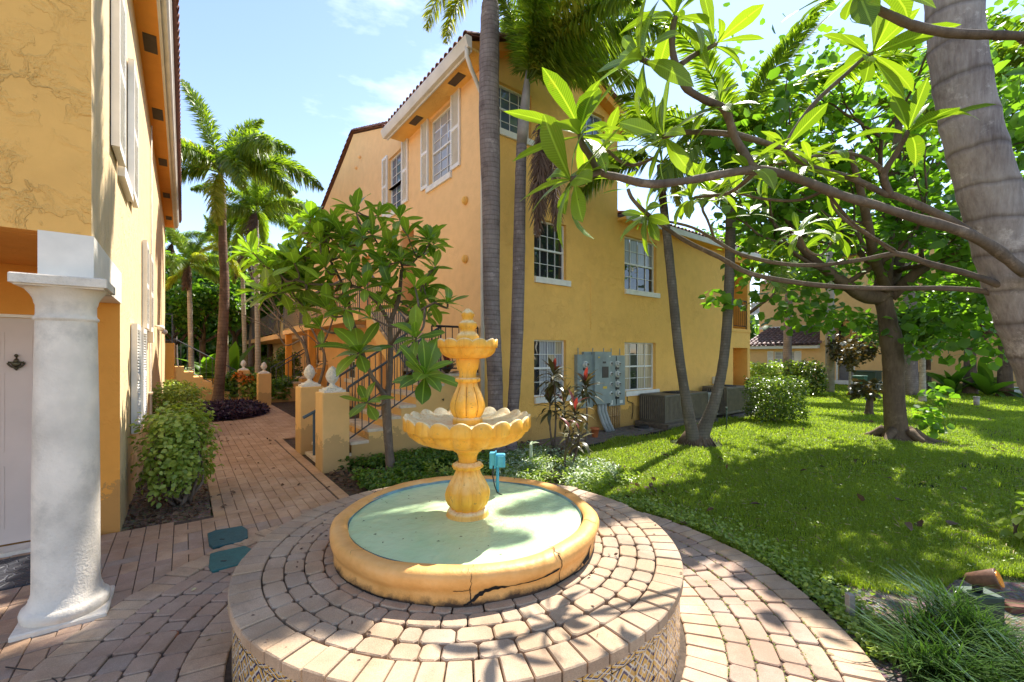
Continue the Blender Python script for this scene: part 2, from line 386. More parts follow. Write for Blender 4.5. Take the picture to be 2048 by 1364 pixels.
# round court of tumbled pavers about the fountain
court = thing('fountain_court', None, None, FC); court['kind'] = 'structure'
m = MB(); m.lathe([(.3,.019),(RC-.02,.019),(RC+.01,.004)], 96, smooth=False); m.build('joint_bed', m_joint).parent = court
wcache = {}
def wedge(r0, r1, da, z, mat, rc=.012, b=.005):
    key = (round(r0,4), round(r1,4), round(da,4), z, mat.name)
    if key in wcache: return wcache[key]
    gap = .0035; n = max(2, int(da*r1/.05)+1)
    o = []
    for i in range(n+1):
        a = -da/2 + gap/r1 + (da-2*gap/r1)*i/n; o.append([(r1-gap), a])
    inn = []
    for i in range(2):
        a = da/2 - gap/r0 - (da-2*gap/r0)*i; inn.append([(r0+gap), a])
    pts = [(r*math.cos(a), r*math.sin(a)) for r, a in o+inn]
    # cut the corners
    res = []; N = len(pts)
    for i, p in enumerate(pts):
        p = Vector(p); q0 = Vector(pts[i-1]); q1 = Vector(pts[(i+1)%N]); d0 = (q0-p); d1 = (q1-p)
        if d0.normalized().dot(d1.normalized()) > -.7:
            res += [tuple(p+d0.normalized()*min(rc, d0.length*.4)), tuple(p+d1.normalized()*min(rc, d1.length*.4))]
        else: res.append(tuple(p))
    m = MB(); m.prism(res, 0, z, b); me = m.mesh('paver', mat); wcache[key] = me; return me
def ring(parent, r0, r1, z0, th, mat, lens, seed, out, rc=.012, wob=.003):
    rr = random.Random(seed); tot = 2*math.pi; seq = []; a = 0
    while a < tot-.02:
        L_ = rr.choice(lens)/((r0+r1)/2); seq.append(L_); a += L_
    k = tot/sum(seq); a = rr.random()*6
    for L_ in seq:
        q = round(L_*k, 4); me = wedge(r0, r1, q, th, mat, rc)
        out.append((me, a+q/2, z0+rr.uniform(-wob, wob), rr.uniform(-.008,.008), rr.uniform(-.008,.008), (r0+r1)/2)); a += L_*k
    return out
lst = []
rws = [(1.352,1.545,'s'),(1.545,1.66,'c'),(1.66,1.775,'c'),(1.775,1.90,'c'),(1.90,2.10,'c2'),(2.10,RC,'s')]
rws = [(1.352,1.56,'s'),(1.56,1.69,'c'),(1.69,1.82,'c'),(1.82,1.95,'c'),(1.95,2.08,'c'),(2.08,RC,'s')]
for i, (a_, b_, k_) in enumerate(rws): ring(court, a_, b_, .006, .028, (m_pav_buff if k_=='s' else m_pav_pink), [.105] if k_=='s' else [.15,.15,.2,.1], 20+i, lst, .007 if k_=='s' else .016)
def place_ring(parent, c, lst, cap, name='paver', frontz=0):
    S = []
    for e in lst:
        p = c + Vector((e[5]*math.cos(e[1]), e[5]*math.sin(e[1]), e[2])); S.append(((1/(p.y*p.length) if inview(p, 10) else -1), e))
    S.sort(key=lambda t: -t[0]); stuff = MB(); k = 0
    for s, e in S:
        if k < cap and s > 0:
            o = link(name, e[0], parent, (0,0,e[2]), (e[3]*.4, e[4]*.4, e[1])); k += 1
        else:
            T = Matrix.Translation((0,0,e[2])) @ Matrix.Rotation(e[1], 4, 'Z'); n = len(stuff.v)
            stuff.add([T @ v.co for v in e[0].vertices], [tuple(p.vertices) for p in e[0].polygons])
    if stuff.v: o = link(name+'_field', stuff.mesh(name+'_field', lst[0][0].materials[0]), parent); o['kind'] = 'stuff'
place_ring(court, FC, lst, 300)
# ------------------------------------------------------------------ round brick platform
plat = thing('fountain_platform', 'round raised paver platform with patterned tile side that carries the yellow fountain', 'platform', FC)
m = MB(); m.lathe([(.80,ZP-.052),(RP-.012,ZP-.05),(RP-.03,ZP-.05),(RP-.03,0)], 96, smooth=False); m.build('core', m_joint).parent = plat
lst = []
for i, (a_, b_, k_) in enumerate([(.78,.885,'c'),(.885,.985,'c'),(.985,1.088,'c'),(1.088,1.192,'c'),(1.192,RP,'s')]):
    ring(plat, a_, b_, ZP-.05, .05, m_pav_orange if k_=='s' and False else m_pav_plat, [.108] if k_=='s' else [.15,.15,.16,.09,.12], 40+i, lst, .004 if k_=='s' else .016, .0018)
place_ring(plat, FC, lst, 290)
# patterned tiles round the side
b = NB('patterned_tile'); o = b.obj(); sp = b.n('ShaderNodeSeparateXYZ'); b.l(o, sp.inputs[0])
ay = b.math('ABSOLUTE', sp.outputs[1]); az = b.math('ABSOLUTE', sp.outputs[2])
dm = b.math('ADD', ay, az); d2 = b.math('SUBTRACT', ay, az)
st = b.math('FRACT', b.math('MULTIPLY', dm, 22)); st2 = b.math('FRACT', b.math('MULTIPLY', d2, 15)); nn = b.noise(o, 60, 4, .7)
c1 = b.ramp(b.math('ADD', st, b.math('MULTIPLY', nn, .3)), (0,(.02,.025,.09)), (.42,(.03,.03,.10)), (.45,(.62,.55,.42)), (.66,(.62,.56,.45)), (.68,(.55,.30,.05)), (1.0,(.60,.36,.07)), interp='CONSTANT')
c1 = b.mix(b.ramp(st2, (.1,1), (.14,0)), c1, (.60,.55,.45)); c1 = b.mix(b.ramp(b.noise(o, 25, 5, .7), (.5,0), (.7,.6)), c1, (.32,.22,.12))
m_mos = b.done(b.bsdf(c1, .25, 0, b.bump(nn, .2, .002), .6))
m = MB(); m.bbox(-.004, .006, -.0715, .0715, -.0795, .0795, .002); tile_me = m.mesh('tile', m_mos)
NT = 56
for j in range(NT):
    a = 2*math.pi*(j+.5)/NT
    for zc in (.085, .25): link('tile', tile_me, plat, ((RP-.028)*math.cos(a), (RP-.028)*math.sin(a), zc+.02), (0,0,a))
    link('tile', tile_me, plat, ((RP-.028)*math.cos(a), (RP-.028)*math.sin(a), .375), (0,0,a), (1,1,.42))
# ------------------------------------------------------------------ fountain
b = NB('fountain_paint'); p = b.pos(); n = b.noise(p, 7, 6, .65)
c = b.ramp(n, (.3,(.76,.32,.025)), (.55,(.90,.45,.045)), (.75,(.92,.54,.11)))
sep = b.n('ShaderNodeSeparateXYZ'); b.l(b.n('ShaderNodeNewGeometry').outputs['Normal'], sep.inputs[0])
upf = b.math('MULTIPLY', b.ramp(sep.outputs[2], (.25,0), (.8,1)), b.ramp(b.noise(p, 16, 5, .7), (.3,.55), (.6,1)))
c = b.mix(upf, c, (.86,.72,.42))      # upward faces: worn pale paint, plus the sun's brightness put into the colour
mg_ = b.n('ShaderNodeMapping'); b.l(p, mg_.inputs[0]); mg_.inputs['Scale'].default_value = (14,14,1.4)
c = b.mix(b.math('MULTIPLY', b.ramp(b.noise(mg_.outputs[0], 3, 6, .7), (.5,0), (.68,1)), .55), c, (.60,.26,.03))
c = b.mix(b.math('MULTIPLY', b.ramp(b.noise(p, 28, 8, .75), (.60,0), (.66,1)), .8), c, (.40,.20,.05))
c = b.mix(b.math('MULTIPLY', b.ramp(b.noise(p, 13, 9, .8), (.62,0), (.66,1)), .7), c, (.12,.13,.05))
m_fount = b.done(b.bsdf(c, .55, 0, b.bump(b.noise(p, 60, 5, .6), .35, .004, b.bump(b.noise(p, 9, 4), .3, .01)), .4))
b = NB('basin_paint'); p = b.pos(); n = b.noise(p, 5, 7, .65)
c = b.ramp(n, (.3,(.68,.32,.08)), (.55,(.84,.43,.13)), (.75,(.88,.50,.19)))
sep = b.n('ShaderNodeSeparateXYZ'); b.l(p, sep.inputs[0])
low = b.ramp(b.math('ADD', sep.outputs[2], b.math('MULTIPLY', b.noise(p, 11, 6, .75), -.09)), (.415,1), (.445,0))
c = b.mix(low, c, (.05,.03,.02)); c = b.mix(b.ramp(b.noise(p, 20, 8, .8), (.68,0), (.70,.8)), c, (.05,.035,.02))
m_basin = b.done(b.bsdf(c, .5, 0, b.bump(b.noise(p, 45, 6, .65), .5, .005, b.bump(b.noise(p, 7, 4), .5, .02)), .4))
m_blue_in = plain('basin_inner_blue', (.20,.36,.42), .5, .25, 8, .2, 40, dirt=.5)
m_crack = plain('crack_black', (.012,.010,.009), .9, .3, 20, .3)
fnt = thing('tiered_fountain', 'yellow two-bowl scalloped fountain standing in a round basin of green water', 'fountain', FC)
rr = random.Random(3)
ph = [rr.uniform(0,6.28) for _ in range(6)]
def wobf(a, z): return .006*math.sin(3*a+ph[0])+.004*math.sin(7*a+ph[1]+z*20)+.003*math.sin(13*a+ph[2])
prof = [(.822,.430),(.836,.470),(.824,.500),(.829,.520),(.838,.532),(.846,.545),(.853,.565),(.853,.587),(.846,.605),(.830,.617),(.805,.621),(.775,.620),(.757,.612),(.751,.60)]
m = MB(); m.lathe(prof, 128, fn=lambda r, z, a: (r+wobf(a, z), z+.004*math.sin(5*a+ph[3]))); m.build('basin', m_basin).parent = fnt
m = MB(); m.lathe([(.752,.607),(.748,.57),(.742,.47),(.01,.465)], 96); m.build('basin_lining', m_blue_in).parent = fnt
# cracks: thin dark seams let into the basin side
def surf(a, z):
    for (r0,z0),(r1,z1) in zip(prof, prof[1:]):
        if z0 <= z <= z1: return r0+(r1-r0)*(z-z0)/(z1-z0)
    return .85
def crack(pts, w0):
    m = MB(); vs = []; n = len(pts)
    P = []
    for i in range(n-1):
        for k in range(5): t = k/5; P.append((pts[i][0]+(pts[i+1][0]-pts[i][0])*t, pts[i][1]+(pts[i+1][1]-pts[i][1])*t, pts[i][2]+(pts[i+1][2]-pts[i][2])*t))
    P.append(pts[-1])
    for i, (a, z, wd) in enumerate(P):
        a += rr.uniform(-.004,.004); z += rr.uniform(-.003,.003); wd = wd*rr.uniform(.5,1.3)
        j = P[min(i+1, len(P)-1)]; k = P[max(i-1,0)]; da = (j[0]-k[0])*.85; dz = j[1]-k[1]; l = math.hypot(da, dz) or 1; na, nz_ = -dz/l/.85, da/l
        for sgn in (-1, 1):
            aa = a+na*wd*sgn; zz = max(.452-ZP+ZP, z+nz_*wd*sgn); zz = min(zz, .618); r = surf(aa, zz)+wobf(aa, zz)+.0025
            vs.append((r*math.cos(aa), r*math.sin(aa), zz+.004*math.sin(5*aa+ph[3])))
    m.add(vs, [(2*i, 2*i+1, 2*i+3, 2*i+2) for i in range(len(P)-1)]); m.build('crack', m_crack).parent = fnt
ac = math.atan2(-2.891, .296)   # the side of the basin towards the viewer
crack([(ac-.02,.455,.006),(ac+.02,.475,.004),(ac+.09,.51,.012),(ac+.16,.523,.010),(ac+.26,.518,.003),(ac+.40,.523,.003),(ac+.52,.535,.009),(ac+.60,.542,.008)], 0)
crack([(ac+.02,.612,.0015),(ac+.02,.57,.001),(ac+.015,.53,.002),(ac+.018,.456,.003)], 0)
crack([(ac+.60,.614,.003),(ac+.615,.56,.0025),(ac+.62,.50,.002),(ac+.61,.46,.004)], 0)
crack([(ac-.45,.456,.004),(ac-.62,.458,.006),(ac-.80,.462,.004),(ac-1.0,.470,.003)], 0)
crack([(ac-.08,.525,.003),(ac-.03,.522,.002),(ac+.015,.528,.002)], 0)
crack([(ac+.5,.457,.006),(ac+.8,.466,.010),(ac+1.02,.49,.010),(ac+1.2,.53,.006)], 0)
def top_crack(a, w_=.003):
    m = MB(); vs = []; N = 7
    for i in range(N):
        r = .756+.09*i/(N-1); z = .622 if r < .83 else .622-(r-.83)*.6; aa = a+rr.uniform(-.008,.008)+.02*math.sin(i)
        for sg in (-1,1): vs.append(((r)*math.cos(aa+sg*w_), (r)*math.sin(aa+sg*w_), z+.003))
    m.add(vs, [(2*i,2*i+1,2*i+3,2*i+2) for i in range(N-1)]); m.build('crack', m_crack).parent = fnt
for aa, w_ in ((ac+.02,.001),(ac+.6,.004),(ac+1.2,.003),(ac+1.9,.003),(ac+2.6,.003),(ac+3.2,.0035),(ac-.8,.001)): top_crack(aa, w_)
def flute(n, d): return lambda r, z, a: (r*(1-d*(1-abs(math.sin(n*a/2))**.5)), z)
def lathe_part(name, prof, seg, fn=None, mat=None, **kw):
    m = MB(); m.lathe(prof, seg, fn=fn, **kw); o = m.build(name, mat or m_fount); o.parent = fnt; return o
lathe_part('pedestal_base', [(.02,.63),(.10,.632),(.128,.625),(.137,.612),(.138,.595),(.145,.585),(.148,.57)][::-1], 40)
lathe_part('baluster', [(.105,.628),(.112,.64),(.135,.665),(.150,.70),(.152,.73),(.143,.765),(.120,.81),(.095,.85),(.080,.885),(.077,.90)], 96, flute(10,.15))
m_groove = plain('groove_brown', (.34,.13,.02), .8, .3, 20)
def groove_strips(name, prof, n, d):  # thin dark tubes laid along the flute valleys to darken them
    m = MB()
    for k in range(n): a = 2*math.pi*k/n; m.tube([((r*(1-d)+.001)*math.cos(a), (r*(1-d)+.001)*math.sin(a), z) for r, z in prof], .0028, 5, cap=False)
    o = m.build(name, m_groove); o.parent = fnt; o['kind'] = 'stuff'
groove_strips('baluster_groove_strips', [(.112,.64),(.135,.665),(.150,.70),(.152,.73),(.143,.765),(.120,.81),(.095,.85),(.080,.885)], 10, .15)
groove_strips('upper_baluster_groove_strips', [(.105,1.255),(.119,1.29),(.121,1.315),(.112,1.35),(.092,1.40),(.072,1.44)], 8, .15)
lathe_part('collar', [(.077,.892),(.096,.897),(.101,.910),(.096,.925),(.075,.935),(.067,.94)], 64, lambda r, z, a: (r*(1+.05*math.cos(12*a)*(r>.09)), z))
lathe_part('stem', [(.062,.93),(.060,.96),(.066,.985),(.078,1.005),(.094,1.012),(.097,1.03),(.092,1.04),(.093,1.052),(.080,1.058)], 40)
NL = 20
def lobe(a, n): return abs(math.cos(n*a/2))**.75
def bowl(R, n, z0, zr, zt, r0, drop, thick):
    # fluted shell, scalloped rim band, dished inside
    m = MB(); N = n*10
    rows = []
    def R1(a): return R*(1+.035*(lobe(a, n)-.5))
    for i in range(9):
        t = i/8; rows.append([( (r0+(R1(a)*.94-r0)*math.sin(t*math.pi/2)**.85)*(1-.045*(1-lobe(a, n))*math.sin(t*math.pi*.9)), z0+(zr-z0)*(1-math.cos(t*math.pi/2))) for a in [2*math.pi*k/N for k in range(N)]])
    A = [2*math.pi*k/N for k in range(N)]
    rows.append([(R1(a)*.985, zr-.004-.012*(1-lobe(a,n))*0+drop*.8*(lobe(a,n)-1)*-.35) for a in A])
    rows.append([(R1(a), zr+.012) for a in A])
    rows.append([(R1(a), zt-drop*(1-lobe(a,n))-.006) for a in A])
    rows.append([(R1(a)-.006, zt-drop*(1-lobe(a,n))) for a in A])
    rows.append([(R1(a)-thick, zt-drop*(1-lobe(a,n))-.002) for a in A])
    rows.append([(R1(a)-thick*1.7, zt-drop*(1-lobe(a,n))*.9-.022) for a in A])
    for t, zz in ((.75,.045),(.5,.058),(.15,.066)): rows.append([(R*t*(1+.01*lobe(a,n)), zt-zz-.008*(1-lobe(a,n))*t) for a in A])
    vs = [(r*math.cos(a), r*math.sin(a), z) for row in rows for (r, z), a in zip(row, A)]
    m.add(vs, [(i*N+k, i*N+(k+1)%N, (i+1)*N+(k+1)%N, (i+1)*N+k) for i in range(len(rows)-1) for k in range(N)], True); return m
o = bowl(.415, 20, 1.05, 1.165, 1.258, .09, .036, .022).build('lower_bowl', m_fount); o.parent = fnt
lathe_part('upper_baluster_base', [(.10,1.19),(.100,1.215),(.096,1.235),(.088,1.24)], 40)
lathe_part('upper_baluster', [(.088,1.235),(.105,1.255),(.119,1.29),(.121,1.315),(.112,1.35),(.092,1.40),(.072,1.44),(.063,1.47)], 80, flute(8,.15))
lathe_part('upper_collar', [(.063,1.466),(.078,1.472),(.081,1.487),(.076,1.498),(.060,1.50)], 64, lambda r, z, a: (r*(1+.05*math.cos(10*a)*(r>.07)), z))
lathe_part('upper_stem', [(.058,1.495),(.056,1.52),(.060,1.545),(.070,1.555),(.072,1.57),(.076,1.585),(.079,1.61),(.078,1.63),(.074,1.64)], 40)
o = bowl(.197, 12, 1.625, 1.70, 1.758, .075, .020, .014).build('upper_bowl', m_fount); o.parent = fnt
lathe_part('finial', [(.078,1.70),(.077,1.755),(.074,1.775),(.066,1.79),(.052,1.80),(.046,1.815),(.050,1.825),(.060,1.835),(.062,1.855),(.056,1.868),(.040,1.875),(.034,1.89),(.036,1.90),(.042,1.91),(.043,1.925),(.036,1.935),(.026,1.945),(.012,1.955),(.001,1.958)], 40, lambda r, z, a: (r*(1+(.03*math.sin(4*a+z*30) if z > 1.88 else .01*math.sin(3*a))), z+(.004*math.sin(5*a) if z > 1.92 else 0)))
# water
b = NB('basin_water'); p = b.pos(); sep = b.n('ShaderNodeSeparateXYZ'); b.l(p, sep.inputs[0])
c = b.mix(b.ramp(b.noise(p, 2.5, 5, .6), (.3,0), (.7,1)), (.48,.70,.38), (.66,.82,.50))
c = b.mix(b.ramp(b.noise(p, 30, 8, .75), (.66,0), (.72,.5)), c, (.22,.30,.20))
near = b.n('ShaderNodeVectorMath', operation='DISTANCE'); b.l(p, near.inputs[0]); near.inputs[1].default_value = (FC.x+.42, FC.y-.05, .59)
act = b.ramp(near.outputs['Value'], (.12,1), (.62,.0))
hgt = b.math('ADD', b.math('MULTIPLY', b.math('MULTIPLY', b.noise(p, 38, 4, .6), act), 1.0), b.math('MULTIPLY', b.noise(p, 13, 4), .40))
m_water = b.done(b.bsdf(c, .07, 0, b.bump(hgt, .9, .02), .9, IOR=1.33))
m = MB(); m.lathe([(.001,.588),(.3,.588),(.6,.588),(.747,.588)], 96); wt = m.build('water', m_water, kind='structure'); wt.location = FC
deb = MB(); r_ = random.Random(8)
for i in range(38):
    a = r_.uniform(2.2, 5.2); q = .18+.55*r_.random()**.7; s_ = r_.uniform(.002,.006); x, y = q*math.cos(a), q*math.sin(a); t = r_.random()*6
    deb.add([(x+s_*2*math.cos(t), y+s_*2*math.sin(t), .590), (x-s_*math.sin(t)*.6, y+s_*math.cos(t)*.6, .592), (x-s_*2*math.cos(t), y-s_*2*math.sin(t), .590), (x+s_*math.sin(t)*.6, y-s_*math.cos(t)*.6, .590)], [(0,1,2,3)])
o = deb.build('floating_debris', plain('debris', (.06,.05,.03), .9), kind='stuff', label='bits of leaf floating on the green basin water'); o.location = FC
# blue pump box on its post
m_bl = plain('pump_blue', (.08,.40,.58), .55, .15, 10, .2)
pm = thing('pump_box', 'bright blue electrical box on a short post rising from the basin water', 'electrical box', at(995,985,3.36))
x, y = pm.location.x, pm.location.y
m = MB(); m.bbox(x-.062, x-.012, y-.03, y+.03, .775, .895, .006); m.build('box', m_bl, pm)
m = MB(); m.bbox(x-.010, x+.060, y-.035, y+.02, .785, .885, .006); m.bbox(x+.002, x+.048, y-.045, y-.036, .80, .875, .004); m.build('cover', m_bl, pm)
m = MB(); m.bbox(x-.016, x-.008, y-.05, y+.0, .80, .91, .003); m.build('fin', m_bl, pm)
m = MB(); m.tube([(x,y,.57),(x,y,.79)], .012, 8); m.build('post', m_bl, pm)
m = MB(); m.tube([(x-.03,y-.04,.80),(x-.035,y-.045,.72),(x-.02,y-.05,.65),(x+.0,y-.06,.60),(x+.04,y-.08,.585)], .005, 6); m.build('cable', m_black, pm)
# ------------------------------------------------------------------ buildings: helpers
def frame_front(y): return BF @ Matrix(((1,0,0,0),(0,1,0,y),(0,0,1,0),(0,0,0,1)))          # (u,d,z) -> x=u, y=y+d
def frame_left(x): return BF @ Matrix(((0,1,0,x),(1,0,0,0),(0,0,1,0),(0,0,0,1)))           # x=x+d, y=u
def frame_right(x): return BF @ Matrix(((0,-1,0,x),(1,0,0,0),(0,0,1,0),(0,0,0,1)))         # x=x-d, y=u
def wall(T, u0, u1, z0, z1, holes, name, mat, parent, rev=.12, top=None, solid=.14):
    m = MB(T); us = sorted({u0, u1, *[h[0] for h in holes], *[h[1] for h in holes]}); zs = sorted({z0, z1, *[h[2] for h in holes], *[h[3] for h in holes]})
    us = [u for u in us if u0 <= u <= u1]; zs = [z for z in zs if z0 <= z <= z1]
    for a, b_ in zip(us, us[1:]):
        for c, d in zip(zs, zs[1:]):
            um, zm = (a+b_)/2, (c+d)/2
            if any(h[0] < um < h[1] and h[2] < zm < h[3] for h in holes): continue
            m.add([(a,0,c),(b_,0,c),(b_,0,d),(a,0,d)], [(0,1,2,3)]); m.add([(a,.14,c),(b_,.14,c),(b_,.14,d),(a,.14,d)], [(0,1,2,3)])
    for h in holes:
        r = h[4] if len(h) > 4 else rev
        m.add([(h[0],0,h[2]),(h[1],0,h[2]),(h[1],0,h[3]),(h[0],0,h[3]),(h[0],r,h[2]),(h[1],r,h[2]),(h[1],r,h[3]),(h[0],r,h[3])], [(0,1,5,4),(1,2,6,5),(2,3,7,6),(3,0,4,7)])
    if top: m.add([(u, 0, z) for u, z in top], [tuple(range(len(top)))]); m.add([(u, .14, z) for u, z in top], [tuple(range(len(top)))])
    if solid: m.add([(u0,0,z0),(u0,0,z1),(u0,solid,z1),(u0,solid,z0),(u1,0,z0),(u1,0,z1),(u1,solid,z1),(u1,solid,z0)], [(0,1,2,3),(4,5,6,7)])
    return m.build(name, mat, parent)
def window(T, par, u0, u1, z0, z1, cols, rows, dep=.10, glass=None, cur=None, fr=.03, mid=True, bars=.012, sill=True, sillw=None, fmat=None, double=True):
    fmat = fmat or m_alu; glass = glass or m_glass
    m = MB(T); d0, d1 = dep-.02, dep+.03
    m.box(u0, u0+fr, d0, d1, z0, z1).box(u1-fr, u1, d0, d1, z0, z1).box(u0+fr, u1-fr, d0, d1, z0, z0+fr).box(u0+fr, u1-fr, d0, d1, z1-fr, z1)
    zm = (z0+z1)/2
    if mid: m.box(u0+fr, u1-fr, d0-.005, d1-.01, zm-.018, zm+.018)
    w_ = m.build('window', fmat, par)
    iw = (u1-u0-2*fr)/cols; rws_ = []
    if mid:
        hr = rows//2
        for (a, c) in ((z0+fr, zm-.018), (zm+.018, z1-fr)):
            for i in range(hr): rws_.append((a+(c-a)*i/hr, a+(c-a)*(i+1)/hr))
    else:
        for i in range(rows): rws_.append((z0+fr+(z1-z0-2*fr)*i/rows, z0+fr+(z1-z0-2*fr)*(i+1)/rows))
    mb = MB(T)
    for i in range(1, cols): mb.box(u0+fr+iw*i-bars/2, u0+fr+iw*i+bars/2, dep-.008, dep+.006, z0+fr, z1-fr)
    for i, (a, c) in enumerate(rws_[1:]):
        if abs(a-zm) > .03: mb.box(u0+fr, u1-fr, dep-.006, dep+.005, a-bars/2, a+bars/2)
    mb.build('glazing_bar', fmat, w_)
    k = 0
    for a, c in rws_:
        for i in range(cols):
            g_ = glass[k % len(glass)] if isinstance(glass, (list, tuple)) else glass
            p = MB(T); x0 = u0+fr+iw*i+.004; x1 = u0+fr+iw*(i+1)-.004; j = ((k*37) % 11-5)*.0004
            p.add([(x0,dep+.012+j,a+.003),(x1,dep+.012-j,a+.003),(x1,dep+.012-j,c-.003),(x0,dep+.012+j,c-.003)], [(0,1,2,3)])
            p.build('pane', g_, w_); k += 1
    if sill:
        e = sillw or .09; sm = MB(T); sm.box(u0-.0, u1+e, -.05, dep-.03, z0-.115, z0-.002); sm.build('sill', m_sill, w_)
    return w_
def shutter(T, par, u0, u1, z0, z1, th=.035, mat=None):
    mat = mat or m_shut; m = MB(T); f_ = .035; d0 = -th-.01
    zm = (z0+z1)/2
    m.box(u0, u0+f_, d0, -.008, z0, z1).box(u1-f_, u1, d0, -.008, z0, z1)
    for a, c in ((z0, z0+.07), (zm-.03, zm+.03), (z1-.06, z1)): m.box(u0+f_, u1-f_, d0+.003, -.010, a, c)
    m.box(u0+f_, u1-f_, -.016, -.012, z0+.07, z1-.06)
    s_ = m.build('shutter', mat, par); lm = MB(T)
    for a, c in ((z0+.07, zm-.03), (zm+.03, z1-.06)):
        n = max(4, int((c-a)/.034))
        for i in range(n):
            z = a+(c-a)*(i+.5)/n; h_ = (c-a)/n
            lm.add([(u0+f_,-.018,z+h_*.42),(u1-f_,-.018,z+h_*.42),(u1-f_,d0+.006,z-h_*.30),(u0+f_,d0+.006,z-h_*.30),(u0+f_,d0+.010,z-h_*.5),(u1-f_,d0+.010,z-h_*.5)], [(0,1,2,3),(3,2,5,4)])
    lm.build('louvre', mat, s_); return s_
def curtain(T, par, u0, u1, z0, z1, d, mat, waves=9, amp=.015):
    m = MB(T); n = waves*6; vs = []
    for i in range(n+1):
        u = u0+(u1-u0)*i/n; dd = d+amp*math.sin(i/6*2*math.pi)
        vs += [(u, dd, z0), (u, dd, z1)]
    m.add(vs, [(2*i, 2*i+2, 2*i+3, 2*i+1) for i in range(n)], True); return m.build('curtain', mat, par)
def barrel(m, p0, p1, r=.075, seg=6, up=Vector((0,0,1)), taper=.85):
    # half-round clay tile from p0 (low end) to p1
    p0 = Vector(p0); p1 = Vector(p1); t = (p1-p0).normalized(); x = t.cross(up).normalized(); y = x.cross(t)
    vs = []
    for p, rr_ in ((p0, r), (p1, r*taper)):
        for k in range(seg+1): a = math.pi*k/seg; vs.append(p+x*math.cos(a)*rr_+y*math.sin(a)*rr_)
    for k in range(seg+1): a = math.pi*k/seg; vs.append(p0+x*math.cos(a)*(r-.014)+y*math.sin(a)*(r-.014))
    n = seg+1
    m.add(vs, [(k, k+1, n+k+1, n+k) for k in range(seg)], True); m.add([vs[k] for k in range(n)]+[vs[2*n+k] for k in range(n)], [(k, n+k, n+k+1, k+1) for k in range(seg)])
def roof_field(name, par, T, u0, u1, d0, z0, d1, z1, step=.16, row=.36, mat=None, singles=0, r=.075):
    # tiles laid in courses from the eave (d0,z0) up to (d1,z1), u along the eave
    n = int((u1-u0)/step); L_ = math.hypot(d1-d0, z1-z0); rows = int(L_/row); stuff = MB(T); k = 0
    for j in range(rows+1):
        t0 = j*row/L_; t1 = min(1, (j+1.12)*row/L_)
        if t0 >= 1: break
        for i in range(n+1):
            u = u0+i*step; a = Vector((u, d0+(d1-d0)*t0, z0+(z1-z0)*t0+.02)); c = Vector((u, d0+(d1-d0)*t1, z0+(z1-z0)*t1-.005))
            if k < singles and j < 1: mm = MB(T); barrel(mm, a, c, r); mm.build('roof_tile', mat or m_tile, par); k += 1
            else: barrel(stuff, a, c, r)
    pl = MB(T); pl.add([(u0-.05,d0+.01,z0-.012),(u1+.05,d0+.01,z0-.012),(u1+.05,d1,z1-.012),(u0-.05,d1,z1-.012)], [(0,1,2,3)]); pl.build('roof_deck', mat or m_tile, par)
    if stuff.v: stuff.build('roof_tile_field', mat or m_tile, par, kind='stuff')
def railing(par, pts, h=.85, step=.115, mat=None, posts=True, T=BF, hand=.02, name='railing', low=.09):
    # pts: foot line in building coordinates; sloping or level
    mat = mat or m_black; m = MB(T); top = [Vector(p)+Vector((0,0,h)) for p in pts]; bot = [Vector(p)+Vector((0,0,low)) for p in pts]
    m.tube(top, hand, 6, smooth=False); m.tube(bot, hand*.6, 4, smooth=False)
    for p in (pts if posts else []): m.tube([Vector(p), Vector(p)+Vector((0,0,h))], .016, 4, smooth=False)
    r_ = m.build(name, mat, par); k = 0
    for p, q in zip(pts, pts[1:]):
        p, q = Vector(p), Vector(q); n = max(1, int((q-p).length/step))
        for i in range(1, n):
            c = p+(q-p)*i/n; bm_ = MB(T); bm_.tube([c+Vector((0,0,low)), c+Vector((0,0,h))], .0085, 4, smooth=False, cap=False); bm_.build('baluster', mat, r_)
    return r_
# ------------------------------------------------------------------ house on the left
XL, YL, YU = -.467, 5.36, 3.81
lh = thing('left_house', 'nearest ochre house at the left edge with white porch column, beige door and clay eave', 'house', Bw(XL, YL, 0))
T = frame_right(XL)
hl = [(5.17,5.93,3.36,4.66,.10),(6.86,7.25,.85,1.95,.10),(8.45,8.93,2.1,3.2,.10)]
wall(T, YU, 17.46, 2.41, 5.75, [hl[0]], 'wall', m_st_streaked, lh, solid=0)
wall(T, YL, 17.46, 0, 2.41, [hl[1]], 'wall', m_st_streaked, lh, solid=0)
for h in hl[:2]: window(T, lh, h[0], h[1], h[2], h[3], 3, 6, .08, m_glass_w, sill=True, sillw=.05)
shutter(T, lh, 4.66, 5.14, 3.32, 4.72, .05); shutter(T, lh, 5.95, 6.50, 3.32, 4.72, .05)
shutter(T, lh, 6.32, 6.84, .78, 2.0, .05); shutter(T, lh, 7.27, 7.9, .78, 2.0, .05)
shutter(T, lh, 7.92, 8.42, 2.03, 3.26, .05); shutter(T, lh, 8.95, 9.6, 2.03, 3.26, .05)
Tf = frame_front(YU)
wall(Tf, -5.5, XL, 2.40, 6.1, [], 'front_wall', m_st_left, lh, solid=0)
Tp = frame_front(YL)
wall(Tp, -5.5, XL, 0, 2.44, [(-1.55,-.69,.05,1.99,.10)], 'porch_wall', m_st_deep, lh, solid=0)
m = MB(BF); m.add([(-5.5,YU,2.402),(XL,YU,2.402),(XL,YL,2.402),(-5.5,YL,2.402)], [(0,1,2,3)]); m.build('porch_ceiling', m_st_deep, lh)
m = MB(BF); m.box(-.70, XL+.012, YU-.012, YU+.30, 2.125, 2.404); m.box(XL-.20, XL+.010, YU+.30, YL+.004, 2.125, 2.404); m.build('beam', m_white, lh)
